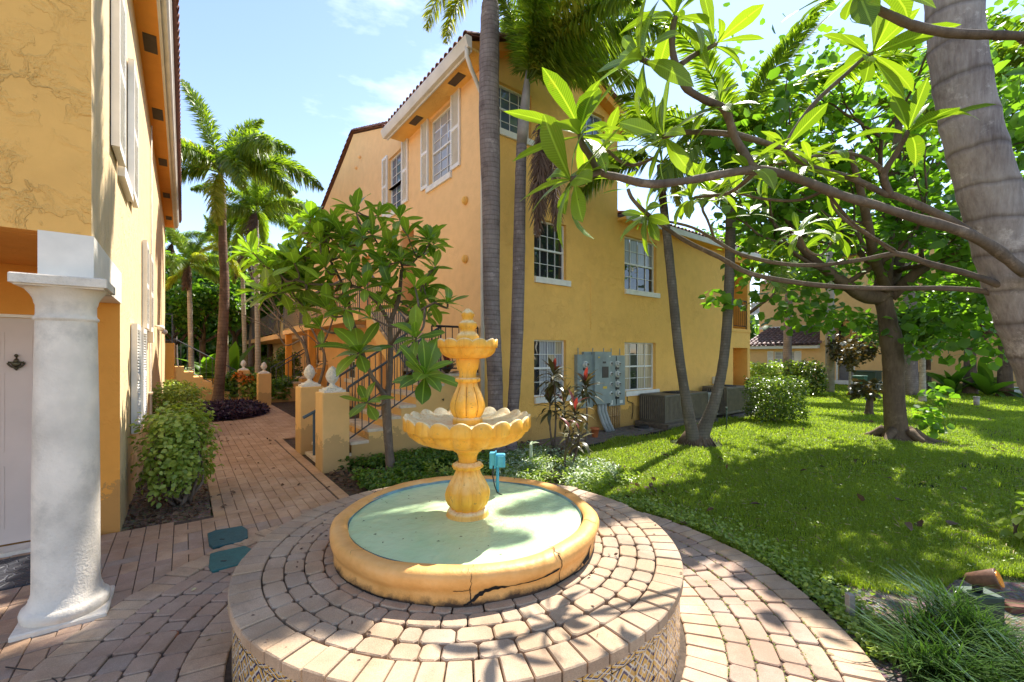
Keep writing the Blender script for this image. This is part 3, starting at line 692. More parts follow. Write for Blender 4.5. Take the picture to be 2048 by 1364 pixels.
# door with six raised panels
m = MB(Tp); m.box(-1.53,-.71,.07,.095,.07,1.96); dr = m.build('door', m_door, lh)
for cx in (-.90,-1.34):
    for z0,z1 in ((.20,.72),(.84,1.50),(1.60,1.84)):
        w_ = .30; mm = MB(Tp); x0, x1 = cx-w_/2, cx+w_/2
        mm.box(x0,x1,.066,.0705,z0,z0+.02).box(x0,x1,.066,.0705,z1-.02,z1).box(x0,x0+.02,.066,.0705,z0+.02,z1-.02).box(x1-.02,x1,.066,.0705,z0+.02,z1-.02)
        mm.bbox(x0+.05,x1-.05,.060,.0702,z0+.05,z1-.05,.004); mm.build('panel', m_door, dr)
m_brass = plain('knocker_bronze', (.10,.085,.05), .4, .3, 30, .1, metal=.7)
kc = (-1.12, .055, 1.60); m = MB(Tp)
m.tube([(kc[0]+.045*math.cos(a)*(1 if abs(math.cos(a))<.9 else 1.05), .05, 1.585-.042*abs(math.sin(a))*1.0) for a in [math.pi*i/12 for i in range(13)]], .007, 6)
m.sphere((kc[0],.052,1.645), .013, 8, 6); m.sphere((kc[0],.05,1.60), .017, 8, 6, (1,1,1.3)); m.sphere((kc[0],.05,1.54), .015, 8, 6); m.tube([(kc[0],.06,1.52),(kc[0],.06,1.655)], .006, 6); m.tube([(kc[0]-.045,.05,1.588),(kc[0]+.045,.05,1.588)], .009, 6); m.lathe([(.006,0),(.028,.004),(.033,.02),(.012,.045),(.02,.06)], 12, cap=False) if False else m.sphere((kc[0],.05,1.575), .03, 10, 6, (1,.5,.8))
m.build('knocker', m_brass, dr)
m = MB(Tp); m.box(-1.60,-1.53,.02,.09,.02,2.03).box(-.71,-.64,.02,.09,.02,2.03).box(-1.53,-.71,.02,.09,1.965,2.03); m.build('door_frame', m_white, lh)
m = MB(Tp); m.box(-1.7,-.6,-.12,.07,.008,.055); m.build('threshold', m_white_dirty, lh)
# column
cc = (-.585, 3.865); root = Bw(*cc); col = MB(BF @ Matrix.Translation((cc[0], cc[1], 0)))
col.lathe([(.162,.175),(.156,.20),(.1545,.26),(.1525,.8),(.148,1.3),(.139,1.86)], 48)
column = col.build('column', m_white_dirty, lh)
q = MB(BF @ Matrix.Translation((cc[0], cc[1], 0))); q.bbox(-.205,.205,-.205,.205,.004,.055,.008)
q.lathe([(.198,.055),(.204,.07),(.206,.09),(.200,.112),(.186,.124),(.178,.128),(.176,.140),(.168,.150),(.166,.168),(.160,.178)], 48); q.build('column_base', m_white_dirty, column)
q = MB(BF @ Matrix.Translation((cc[0], cc[1], 0)))
q.lathe([(.138,1.855),(.140,1.86),(.149,1.868),(.150,1.878),(.140,1.888),(.137,1.90),(.137,1.955),(.143,1.97),(.145,1.985),(.150,2.0),(.160,2.02),(.178,2.045),(.192,2.062)], 48)
q.prism([(-.19,-.19),(.19,-.19),(.19,.19),(-.19,.19)], 2.055, 2.066); q.bbox(-.207,.207,-.207,.207,2.066,2.122,.006); q.build('capital', m_white_dirty, column)
# eaves: soffit, gutter, tiles
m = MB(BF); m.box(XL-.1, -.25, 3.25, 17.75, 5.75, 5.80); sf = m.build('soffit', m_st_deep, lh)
for yv in (7.2, 9.3, 11.6, 14.0, 16.3): mm = MB(BF); mm.box(-.42,-.28,yv,yv+.42,5.742,5.749); mm.build('soffit_vent', plain('vent_dark', (.10,.07,.045), .8) if yv == 7.2 else bpy.data.materials['vent_dark'], lh)
m = MB(BF); m.box(-.247,-.215,3.25,17.75,5.70,5.90); m.build('fascia', m_gutter, lh)
m = MB(BF); prof_ = [(-.213,5.76),(-.213,5.90),(-.205,5.90),(-.135,5.905),(-.115,5.895),(-.112,5.865),(-.13,5.83),(-.14,5.79),(-.16,5.76)]
n = len(prof_); vs = [(x, 3.2, z) for x, z in prof_]+[(x, 17.8, z) for x, z in prof_]; m.add(vs, [(i, (i+1)%n, n+(i+1)%n, n+i) for i in range(n)]+[tuple(range(n)), tuple(range(2*n-1,n-1,-1))]); m.build('gutter', m_gutter, lh)
roof_field('roof', lh, frame_right(-.06), 3.25, 17.7, 0, 5.95, 3.6, 7.15, .165, .36, singles=90)
for v_ in (656, 664):
    p = onX(322 if v_ == 656 else 329, v_, XL+.10); mm = MB(BF); mm.sphere(p, .06, 12, 8); mm.tube([(XL, p.y, p.z+.04), p+Vector((0,0,.03))], .02, 6); mm.build('globe_light', m_sill, lh)
p = onX(300, 700, XL+.02); m = MB(BF); m.tube([(XL+.025,p.y,.3),(XL+.025,p.y,1.0),(XL+.025,p.y,2.0)], .014, 6).tube([(XL+.025,p.y+.3,.1),(XL+.025,p.y+.3,5.6)], .012, 6); m.box(XL,XL+.06,p.y-.1,p.y+.1,1.0,1.03); m.box(XL,XL+.08,p.y-.45,p.y-.15,1.85,2.02); m.build('conduit', m_white_dirty, lh)
# ------------------------------------------------------------------ main house
XM, YM = 4.20, 6.39
mh = thing('main_house', 'large ochre three-storey house in the middle with side stairs, white shutters and tiled roof', 'house', Bw(XM, YM, 0))
Tf = frame_front(YM); Tl = frame_left(XM)
X = lambda s: XM+s
WLL = (5.387,6.25,.83,1.95,.12); WUL = (5.387,6.25,3.17,4.31,.12); WUR = (8.12,9.36,3.18,4.43,.12); WLR = (8.12,9.33,.81,1.95,.12)
W3A = (4.42,5.32,5.76,6.62,.12); W3C = (6.68,7.42,5.76,6.92,.12)
OPU = (13.27,14.2,2.46,4.5,1.0); OPD = (13.27,14.2,0,1.87,.5)
wall(Tf, XM, 7.87, 0, 7.05, [WLL, WUL, W3A, W3C], 'front_wall', m_st_front, mh, top=[(XM,7.05),(7.87,7.05),(6.035,7.76)], solid=0)
wall(Tf, 7.87, 14.38, 0, 4.80, [WUR, WLR, OPU, OPD], 'front_wall', m_st_front, mh, solid=0)
H1 = (7.48,8.46,5.25,6.66,.12); H2 = (9.88,10.79,5.25,6.68,.12); OP = (9.25,10.04,2.6,4.66,.9)
wall(Tl, YM, 9.8, 0, 7.05, [H1, (9.25,9.8,2.6,4.66,.9)], 'side_wall', m_st_side, mh, solid=0)
wall(Tl, 9.8, 20, 0, 5.9, [(9.88,10.79,5.25,5.9,.12),(9.8,10.04,2.6,4.66,.9),(12.2,13.0,2.6,4.5,.5),(15.4,16.2,2.6,4.5,.5),(10.6,11.5,.0,2.0,.3),(13.5,14.4,.9,2.0,.12)], 'side_wall', m_st_side, mh, solid=0)
wall(Tl, 9.8, 14.5, 5.9, 7.2, [(9.88,10.79,5.9,6.68,.12)], 'side_wall', m_st_side, mh, top=[(9.8,7.2),(14.5,7.2),(14.5,8.15),(13.67,8.5)], solid=0)
m = MB(Tl); m.add([(14.5,0,5.9),(20,0,5.9),(20,0,6.15),(14.5,0,8.15)], [(0,1,2,3)]); m.build('side_wall', m_st_side, mh)
m = MB(BF); m.add([(7.87,YM,4.8),(7.87,YM,7.05),(7.87,9.8,7.05),(7.87,9.8,4.8)], [(0,1,2,3)]); m.add([(14.38,YM,0),(14.38,YM,4.8),(14.38,14,4.8),(14.38,14,0)], [(0,1,2,3)]); m.build('side_wall', m_st_front, mh)
# dark room volumes behind the openings
m = MB(BF)
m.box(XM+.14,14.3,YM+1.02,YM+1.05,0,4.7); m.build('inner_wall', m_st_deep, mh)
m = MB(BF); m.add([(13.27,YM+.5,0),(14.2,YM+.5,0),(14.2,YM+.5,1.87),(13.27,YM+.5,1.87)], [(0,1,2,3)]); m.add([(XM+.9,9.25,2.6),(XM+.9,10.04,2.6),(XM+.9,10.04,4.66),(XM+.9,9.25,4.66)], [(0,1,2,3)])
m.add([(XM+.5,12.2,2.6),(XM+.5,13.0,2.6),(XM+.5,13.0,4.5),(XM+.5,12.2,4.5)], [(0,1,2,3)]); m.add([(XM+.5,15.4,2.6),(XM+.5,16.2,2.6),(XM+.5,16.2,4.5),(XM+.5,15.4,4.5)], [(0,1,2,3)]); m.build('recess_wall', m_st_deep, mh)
m = MB(BF); m.add([(XM+.3,10.6,0),(XM+.3,11.5,0),(XM+.3,11.5,2.0),(XM+.3,10.6,2.0)], [(0,1,2,3)]); m.build('door', m_door, mh)
wa = window(Tf, mh, 5.387, 6.25, .83, 1.95, 4, 4, .10, [m_glass,m_curtain_g,m_curtain,m_curtain_g,m_glass,m_curtain_g,m_curtain_g,m_curtain])
wa = window(Tf, mh, 5.387, 6.25, 3.17, 4.31, 4, 4, .10, m_glass)
wa = window(Tf, mh, 8.12, 9.36, 3.18, 4.43, 4, 4, .10, [m_glass]*8+[m_curtain_g]*8)
wa = window(Tf, mh, 8.12, 9.33, .81, 1.95, 4, 4, .10, [m_curtain,m_glass,m_curtain,m_curtain,m_curtain,m_glass,m_curtain,m_curtain])
window(Tf, mh, 4.42, 5.32, 5.76, 6.62, 4, 4, .10, m_glass_b); window(Tf, mh, 6.68, 7.42, 5.76, 6.92, 3, 4, .10, m_glass_b)
window(Tl, mh, 7.48, 8.46, 5.25, 6.66, 3, 6, .09, m_curtain_g, sillw=.0); window(Tl, mh, 9.88, 10.79, 5.25, 6.68, 3, 6, .09, m_glass_b, sillw=.0)
window(Tl, mh, 13.5, 14.4, .9, 2.0, 3, 4, .09, m_glass)
for a_, c_ in ((7.14,7.47),(8.48,8.81),(9.54,9.87),(10.82,11.15)): shutter(Tl, mh, a_, c_, 5.26, 6.80)
for zz in (4.53, 3.44): m = MB(Tl); m.tube([(6.95,0,zz),(6.95,-.05,zz)], .075, 14, smooth=False); m.sphere((6.95,-.05,zz), .062, 12, 8, (1,.6,1)); m.build('round_vent', m_st_front, mh)
for yy, zz in ((13.0,7.55),(13.35,7.35)): m = MB(Tl); m.sphere((yy,-.03,zz), .05, 10, 6); m.build('round_vent', m_st_side, mh)
# gabled roof over the corner tower, its gutter along the left face
m = MB(BF); m.box(3.80,XM,6.12,9.78,6.72,6.76); m.build('soffit', m_st_front, mh)
for yv in (6.75, 8.5): mm = MB(BF); mm.box(3.92,4.08,yv,yv+.4,6.711,6.718); mm.build('soffit_vent', bpy.data.materials['vent_dark'], mh)
m = MB(BF); m.box(3.775,3.80,6.10,9.80,6.66,6.86); m.build('fascia', m_gutter, mh)
gp = [(3.773,6.70),(3.773,6.88),(3.68,6.885),(3.655,6.875),(3.65,6.845),(3.665,6.80),(3.68,6.755),(3.705,6.70)]; n = len(gp)
m = MB(BF); m.add([(x,6.06,z) for x,z in gp]+[(x,9.86,z) for x,z in gp], [(i,(i+1)%n,n+(i+1)%n,n+i) for i in range(n)]+[tuple(range(n)),tuple(range(2*n-1,n-1,-1))]); m.build('gutter', m_gutter, mh)
m = MB(BF); m.tube([(3.72,6.13,6.74),(3.73,6.15,6.60),(3.85,6.20,6.45),(4.13,6.33,6.22),(4.17,6.345,6.1),(4.17,6.345,3.0),(4.17,6.345,.1)], .036, 8); m.build('downspout', m_gutter, mh)
Trt = frame_left(3.78); 
roof_field('roof', mh, frame_left(3.70), 6.15, 9.8, 0, 6.90, 2.33, 7.86, .165, .36, singles=24)
roof_field('roof', mh, frame_right(8.35), 6.15, 9.8, 0, 6.90, 2.31, 7.86, .165, .36)
m = MB(BF)
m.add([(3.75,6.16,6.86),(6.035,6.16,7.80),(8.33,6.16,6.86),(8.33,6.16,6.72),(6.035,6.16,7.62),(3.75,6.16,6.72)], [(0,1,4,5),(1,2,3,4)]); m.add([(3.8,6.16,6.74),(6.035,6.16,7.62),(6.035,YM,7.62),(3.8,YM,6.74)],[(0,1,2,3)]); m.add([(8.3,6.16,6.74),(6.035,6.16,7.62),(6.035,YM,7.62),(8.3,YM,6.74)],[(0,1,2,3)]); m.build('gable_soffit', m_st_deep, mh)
def rake(par, pts, T, r=.07, step=.24, d=0):
    for (u0,z0),(u1,z1) in zip(pts, pts[1:]):
        L_ = math.hypot(u1-u0, z1-z0); n = int(L_/step)
        for i in range(n):
            a = i/n; c = (i+1.15)/n; p0 = (u0+(u1-u0)*a, d, z0+(z1-z0)*a+.01); p1 = (u0+(u1-u0)*c, d, z0+(z1-z0)*c-.004)
            mm = MB(T); barrel(mm, p0, p1, r, 6, taper=.8); mm.build('roof_tile', m_tile, par)
rake(mh, [(XM-.4,6.92),(6.035,7.84)], frame_front(6.16)); rake(mh, [(8.3,6.90),(6.035,7.84)], frame_front(6.16))
rake(mh, [(9.86,7.26),(13.67,8.58)], frame_left(XM-.03)); rake(mh, [(20,6.22),(13.67,8.58)], frame_left(XM-.03))
m = MB(BF); m.add([(XM-.05,9.8,7.22),(XM-.05,13.67,8.56),(XM+7,13.67,8.56),(XM+7,9.8,7.22)], [(0,1,2,3)]); m.add([(XM-.05,20.1,6.16),(XM-.05,13.67,8.56),(XM+7,13.67,8.56),(XM+7,20.1,6.16)], [(0,1,2,3)])
m.box(XM-.06,XM,9.84,9.9,7.1,7.2); m.build('roof_deck', m_tile, mh)
# roof over the two-storey wing
roof_field('roof', mh, frame_front(6.15), 7.95, 14.5, 0, 4.80, 3.4, 6.0, .165, .36, singles=40)
m = MB(BF); m.box(7.87,14.55,6.17,6.39,4.70,4.76); m.build('soffit', m_st_front, mh)
m = MB(BF); m.box(7.87,14.55,6.13,6.16,4.69,4.83); m.build('fascia', m_gutter, mh)
railing(mh, [(13.27,YM+.04,2.46),(14.2,YM+.04,2.46)], .88, .13, m_black, T=BF)
m = MB(Tf); m.box(12.95,14.4,-.02,.0,2.36,2.44); m.box(6.97,6.982,-.006,0,2.2,3.3); m.build('ledge', m_st_front, mh)
m = MB(BF); m.box(XM-.03,XM+.02,YM-.04,YM-.002,6.0,6.1); m.build('camera_box', m_black, mh)
# balcony along the side
m = MB(BF); m.box(3.10,XM-.002,9.75,19,2.44,2.60); bal = m.build('balcony', m_st_side, mh)
railing(bal, [(3.14,9.8,2.6),(3.14,19,2.6)], .92, .13, m_steel)
for yv in (11.2, 14.2): mm = MB(BF); mm.bbox(3.5,3.75,yv,yv+.25,2.36,2.438,.02); mm.build('ceiling_light', m_white, bal)
m = MB(BF); m.box(3.16,3.36,18.6,18.8,0,2.44); m.box(3.16,3.36,14.8,15.0,0,2.44); m.build('pillar', m_st_deep, mh)
# ------------------------------------------------------------------ stairs beside the main house
m_tread = plain('tread_cream', (.72,.58,.42), .75, .12, 9, .3, 50, dirt=.5)
m_stairside = stucco('stucco_stair', (.78,.47,.17), .3)
def stair(root_xy, label, sgn=1, yo=0, xo=0, mir=False, ends=True, topy=0, mats=(m_tread, m_stairside), st_=.115, n2=8):
    R = Bw(1.7+xo, 6.47+yo, 0); st = thing('staircase', label, 'stairs', R)
    T = BF @ Matrix.Translation((xo, yo, 0))
    if mir: T = BF @ Matrix.Translation((xo, yo, 0)) @ Matrix.Diagonal((-1,1,1,1))
    for k in range(8):
        x0 = 1.706+.255*k; x1 = 1.961+.255*k if k < 7 else 4.195; z = .214+.16*k
        mm = MB(T); mm.bbox(x0-.02, x1, 6.47 if 1 else 0, 7.72, z-.045, z, .006); mm.build('tread' if k < 7 else 'landing', mats[0], st)
    mm = MB(T); o = [(1.706,0)]
    for k in range(8): x0 = 1.706+.255*k; z = .169+.16*k; o += [(x0,z),(x0+.255 if k < 7 else 4.195,z)]
    o += [(4.195,0)]; N = len(o)
    mm.add([(x,6.475,z) for x,z in o]+[(x,7.715,z) for x,z in o], [tuple(range(N)), tuple(range(2*N-1,N-1,-1))]+[(i,N+i,N+(i+1)%N,(i+1)%N) for i in range(N)]); mm.build('stair_body', mats[1], st)
    for k in range(n2):
        y0 = 7.72+.25*k; z = 1.334+.16*(k+1); mm = MB(T); mm.bbox(3.30, 4.195, y0, y0+.27, z-.15, z, .006); mm.build('tread', mats[0], st)
    mm = MB(T); mm.add([(3.28,7.70,1.0),(3.28,9.76,2.3),(3.28,9.76,2.62),(3.28,7.70,1.50),(4.195,7.70,1.0),(4.195,9.76,2.3)], [(0,1,2,3),(0,1,5,4)]); mm.build('stringer', mats[1], st)
    zz = lambda x: .214+.16*(x-1.706)/.255-.04
    for yy in (6.53, 7.66):
        railing(st, [(1.93,yy,zz(1.93)),(3.45,yy,zz(3.45))], .86, st_, m_steel, T=T)
    railing(st, [(3.27,6.50,1.334),(4.17,6.50,1.334)], .80, st_, m_black, T=T)
    railing(st, [(3.30,7.66,1.40),(3.30,9.72,2.66)], .92, st_, m_steel, T=T); 
    return st
stair(None, 'cream stepped staircase with black rails climbing beside the main house behind the gate piers')
m_pier = stucco('stucco_pier', (.80,.50,.20), .25)
b = NB('finial_white'); p = b.obj(); vo = b.n('ShaderNodeTexVoronoi', Scale=38.); b.l(p, vo.inputs['Vector']); m_fin = b.done(b.bsdf((.82,.79,.74), .7, 0, b.bump(vo.outputs['Distance'], .9, .02), .3))
def finial_mb(c):
    m = MB(BF @ Matrix.Translation(c)); m.bbox(-.15,.15,-.15,.15,0,.035,.006); m.bbox(-.115,.115,-.115,.115,.035,.06,.01)
    m.lathe([(.10,.06),(.075,.075),(.05,.09),(.036,.105),(.036,.125),(.05,.135),(.058,.145)], 24)
    m.lathe([(.045,.14),(.066,.155),(.084,.19),(.090,.225),(.084,.265),(.066,.31),(.040,.345),(.012,.37),(.001,.375)], 24, fn=lambda r,z,a: (r*(1+.05*math.cos(6*a+z*60)*(r>.02)), z)); return m
def pier(x, y, label, h=1.116, wx=.37, wy=.41, grp=None):
    t = thing('gate_pier', label, 'pier', Bw(x+wx/2, y+wy/2), group=grp)
    m = MB(BF); m.bbox(x, x+wx, y, y+wy, 0, h, .012); m.build('shaft', m_pier, t)
    m = finial_mb((x+wx/2, y+wy/2, h)); m.build('finial', m_fin, t); return t
pier(1.534, 6.37, 'square ochre pier with white pineapple finial standing nearest the fountain')
pier(1.534, 7.79, 'square ochre pier with white pineapple finial on the far side of the stair foot')
m = MB(BF); m.box(1.60,1.95,6.79,7.78,.006,.05); m.build('stair_foot_slab', m_tread, None, kind='structure')
hr = thing('handrail', 'short blue-grey handrail standing between the two gate piers', 'handrail', Bw(1.60,7.3)); m = MB(BF)
m.tube([(1.50,7.42,.66),(1.9,7.42,.86)], .026, 6, smooth=False).tube([(1.66,7.42,.02),(1.66,7.42,.74)], .020, 6, smooth=False); m.build('rail', m_blue, hr)
# ------------------------------------------------------------------ meter bank on the front wall
m_cab = plain('cabinet_grey', (.28,.33,.32), .5, .1, 5, .1, dirt=.25); m_cab2 = plain('meter_ring', (.72,.70,.62), .35, .1)
b = NB('meter_glass'); m_mg = b.done(b.bsdf((.55,.56,.52), .08, 0, None, 1.0)); m_dark = plain('dark_face', (.02,.02,.025), .3, .2)
mt = thing('electric_meter_bank', 'grey wall cabinet of round electric meters between the two ground floor windows', 'electric meters', Bw(7.2,YM))
def cab(x0, x1, z0, z1, d, nm='cabinet'): m = MB(Tf); m.bbox(x0, x1, -d, -.0, z0, z1, .006); return m.build(nm, m_cab, mt)
cab(6.475,6.95,.54,1.66,.10); cab(6.93,7.47,.60,1.72,.17); cab(7.475,7.70,.52,1.64,.10); cab(7.705,8.0,.52,1.64,.11); cab(6.7,6.93,1.60,1.72,.06)
m = MB(Tf); m.box(7.15,7.35,-.178,-.171,1.16,1.40); m.build('breaker_window', m_dark, mt)
m = MB(Tf); m.box(7.17,7.27,-.176,-.171,1.47,1.51); m.build('label_plate', m_dark, mt)
for (u_, v_) in [(1172,729),(1172,749),(1172,770),(1219.5,727),(1219.5,748),(1219.5,768),(1219.5,787),(1236,728),(1236,748),(1236,768),(1236,787)]:
    p = onY(u_, v_, YM-.13); x, z = p.x, p.z; m = MB(Tf)
    m.tube([(x,-.10,z),(x,-.135,z)], .072, 16, smooth=False); mm_ = m.build('meter', m_cab2, mt)
    g_ = MB(Tf); g_.tube([(x,-.135,z),(x,-.175,z),(x,-.19,z)], [.055,.052,.035], 16); g_.build('glass_cover', m_mg, mm_)
    g_ = MB(Tf); g_.box(x-.03,x+.03,-.194,-.189,z-.008,z+.024); g_.box(x-.02,x+.02,-.194,-.19,z-.03,z-.018); g_.build('dial', m_dark, mm_)
    g_ = MB(Tf); g_.box(x-.055,x+.055,-.118,-.101,z-.12,z-.075); g_.build('meter_base', m_dark, mm_)
m_pvc = plain('pvc_grey', (.38,.40,.38), .5, .1); m_cop = plain('painted_pipe', (.50,.32,.14), .6, .25, 12)
for k in range(3):
    m = MB(Tf); x = 7.12+.10*k; m.tube([(x,-.10,.62),(x+.01,-.11,.42),(x+.06,-.15,.22),(x+.13,-.22,.0)], .040, 10); m.build('conduit', m_pvc, mt)
for k in range(6):
    m = MB(Tf); x = 7.50+.075*k; m.tube([(x,-.05,.54),(x,-.05,-.02)], .018, 8).tube([(x,-.05,.27),(x,-.05,.30)], .026, 8); m.build('pipe', m_cop, mt)
m_stk = plain('sticker_white', (.75,.75,.70), .5, .05); m_stk2 = plain('sticker_yellow', (.75,.50,.05), .5, .05)
for (x_,z_,w_,h_,d_,mm_) in ((7.03,1.05,.09,.06,.173,m_stk),(7.24,.95,.12,.05,.173,m_stk2),(7.55,.60,.06,.10,.103,m_stk),(7.86,.60,.10,.07,.113,m_stk),(6.60,.80,.07,.10,.103,m_stk),(7.40,1.62,.05,.03,.173,m_stk),(7.05,1.60,.05,.03,.173,m_stk2)):
    m = MB(Tf); m.box(x_-w_/2,x_+w_/2,-d_-.002,-d_+.004,z_-h_/2,z_+h_/2); m.build('sticker', mm_, mt)
for x_, z_ in ((6.95,1.2),(7.472,1.1),(7.702,1.1)): m = MB(Tf); m.box(x_-.004,x_+.004,-.112,-.09,.56,1.62); m.build('seam', m_dark, mt)
for x_ in (6.55,7.0,7.35,7.6,7.9): m = MB(Tf); m.tube([(x_,-.04,1.60),(x_,-.04,1.80)], .010, 6); m.build('stud', m_cab, mt)
# small boxes and cords on the wall
for k,(x_,z_,w_,h_,mm_,nm,lb) in enumerate([(9.72,.62,.12,.16,m_cop,'junction_box','small tan junction box on the wall left of the air conditioners'),(10.0,.60,.14,.22,m_cab,'disconnect_box','small grey disconnect box on the wall just left of the first air conditioner'),(12.1,.93,.13,.2,m_cab2,'disconnect_box','pale disconnect box on the wall above the middle of the air conditioners')]):
    t = thing(nm, lb, 'electrical box', Bw(x_,YM,z_-h_/2)); m = MB(Tf); m.bbox(x_-w_/2,x_+w_/2,-.09,-.002,z_-h_/2,z_+h_/2,.006); m.build('box', mm_, t)
    if k < 2: m = MB(Tf); m.tube([(x_,-.06,z_-h_/2),(x_+.02,-.07,.2),(x_+.1,-.2,.06)], .011, 6); m.build('cable', m_pvc if k else m_black, t)
m = MB(Tf); m.tube([(8.2,-.02,.70),(8.2,-.02,.58),(8.4,-.02,.52),(8.4,-.02,.3),(8.36,-.02,.15)], .008, 5); o = m.build('wall_cable', m_black, None, label='thin dark cable hanging on the wall below the right ground floor window', cat='cable')
# ------------------------------------------------------------------ air conditioners
m_acd = plain('ac_casing', (.13,.11,.08), .5, .15, 4, .1); m_acr = plain('ac_rib', (.24,.20,.145), .5, .15); m_acl = plain('ac_casing_pale', (.40,.42,.40), .5, .1)
def ac(x0, x1, y0, y1, z0, z1, label, ca=None, rib=None, horiz=False, grp='air conditioners by the front wall', T=BF, step=.05):
    ca = ca or m_acd; rib = rib or m_acr; c = T @ Vector(((x0+x1)/2, (y0+y1)/2, 0))
    t = thing('air_conditioner', label, 'air conditioner', c, group=grp)
    m = MB(T); m.bbox(x0+.02, x1-.02, y0+.02, y1-.02, z0, z1-.05, .01); m.build('core', m_dark, t)
    m = MB(T); m.bbox(x0, x1, y0, y1, z1-.05, z1, .015); m.bbox(x0, x1, y0, y1, z0, z0+.05, .01)
    for xx in (x0, x1-.03):
        for yy in (y0, y1-.03): m.box(xx, xx+.03, yy, yy+.03, z0+.05, z1-.05)
    m.build('casing', ca, t); m = MB(T)
    if horiz:
        n = int((z1-z0-.1)/.03)
        for i in range(n): z = z0+.05+(z1-z0-.1)*(i+.5)/n; m.box(x0+.03,x1-.03,y0+.006,y0+.02,z-.009,z+.009); m.box(x0+.006,x0+.02,y0+.03,y1-.03,z-.009,z+.009)
    else:
        n = int((x1-x0-.06)/step)
        for i in range(n): x = x0+.03+(x1-x0-.06)*(i+.5)/n; m.box(x-.010,x+.010,y0+.004,y0+.02,z0+.05,z1-.05)
        n = int((y1-y0-.06)/step)
        for i in range(n): y = y0+.03+(y1-y0-.06)*(i+.5)/n; m.box(x0+.004,x0+.02,y-.010,y+.010,z0+.05,z1-.05)
    m.build('fins', rib, t)
    cx, cy = (x0+x1)/2, (y0+y1)/2; r = min(x1-x0, y1-y0)*.42; m = MB(T)
    for q in (.95,.8,.65,.5,.35): m.tube([(cx+r*q*math.cos(a), cy+r*q*math.sin(a), z1+.03-.02*q) for a in [2*math.pi*i/24 for i in range(25)]], .006, 4, cap=False)
    for i in range(8): a = math.pi*i/4; m.tube([(cx+r*.15*math.cos(a), cy+r*.15*math.sin(a), z1+.03),(cx+r*math.cos(a), cy+r*math.sin(a), z1+.005)], .006, 4)
    m.lathe([(.001,z1+.032),(r*.2,z1+.03),(r*.2,z1+.02)], 16, (cx,cy)); m.build('fan_guard', m_black, t); return t
a0 = onY(1322, 840, 5.72).x; a1 = onY(1409, 840, 5.72).x
ac(a0, a1, 5.62, 6.30, .12, .74, 'first air conditioner from the left, dark brown with upright ribs, on a wooden plinth')
b0 = onY(1412, 840, 5.9).x; b1 = onY(1443, 840, 5.9).x
ac(b0, b1, 5.85, 6.30, .06, .66, 'small pale grey air conditioner with horizontal louvres between two dark ones', m_acl, m_acl, True)
c0 = onY(1446, 840, 5.7).x; c1 = onY(1489, 830, 5.7).x
ac(c0, c1, 5.60, 6.28, .10, .80, 'tall dark air conditioner to the right of the pale grey one')
ac(c1+.06, c1+.62, 5.62, 6.25, .10, .72, 'last dark air conditioner of the row next to the clipped hedge')
for i, (x0_, x1_) in enumerate([(a0-.12,a1+.1),(b1-.02,c1+.9)]):
    t = thing('plinth', ('low stained timber plinth under the first air conditioner' if i == 0 else 'long low concrete slab under the right-hand air conditioners'), 'plinth', Bw((x0_+x1_)/2,5.9)); m = MB(BF)
    m.bbox(x0_, x1_, 5.46, 6.34, 0, .115 if i == 0 else .055, .01); m.build('slab', plain('plinth_wood', (.16,.12,.085), .8, .3, 10, .5) if i == 0 else m_dirt, t)
tb = thing('rubbish_bin', 'black wheeled bin with domed lid beside the last air conditioner', 'bin', Bw(14.0,5.95)); m_bin = plain('bin_black', (.03,.03,.032), .4, .2)
m = MB(BF); m.prism([(13.75,5.7),(14.3,5.7),(14.3,6.2),(13.75,6.2)], .03, .80); m.build('body', m_bin, tb)
m = MB(BF); n = 8; vs = [(x, 5.95+.29*math.cos(math.pi*i/n), .80+.17*math.sin(math.pi*i/n)) for x in (13.71,14.34) for i in range(n+1)]
m.add(vs, [(i,i+1,n+2+i,n+1+i) for i in range(n)]+[tuple(range(n+1)), tuple(range(2*n+1,n,-1))]); m.build('lid', m_bin, tb)
m = MB(BF)
for i in range(9): x = 13.78+.06*i; m.box(x,x+.02,5.69,5.70,.08,.78)
m.build('ribs', m_bin, tb)
# round sprinkler cover and terracotta pot in the dirt strip
t = thing('drain_cover', 'round black cover on a concrete ring below the right ground floor window', 'cover', onZ(1283,858,0)); m = MB(); c = t.location
m.lathe([(.16,.0),(.16,.08),(.15,.085),(.001,.088)], 20, (c.x,c.y), smooth=False); m.build('cap', m_black, t); m = MB(); m.lathe([(.26,0),(.25,.03),(.16,.032)], 20, (c.x,c.y)); m.build('concrete_ring', m_dirt, t)
p = onZ(1190,874,0); t = thing('flower_pot', 'small terracotta flower pot on the dirt in front of the meter conduits', 'flower pot', p); m = MB(); m.lathe([(.055,0),(.08,.15),(.092,.15),(.094,.19),(.082,.19),(.075,.15),(.001,.14)], 18, (p.x,p.y)); m.build('pot', plain('terracotta', (.55,.16,.05), .7), t)
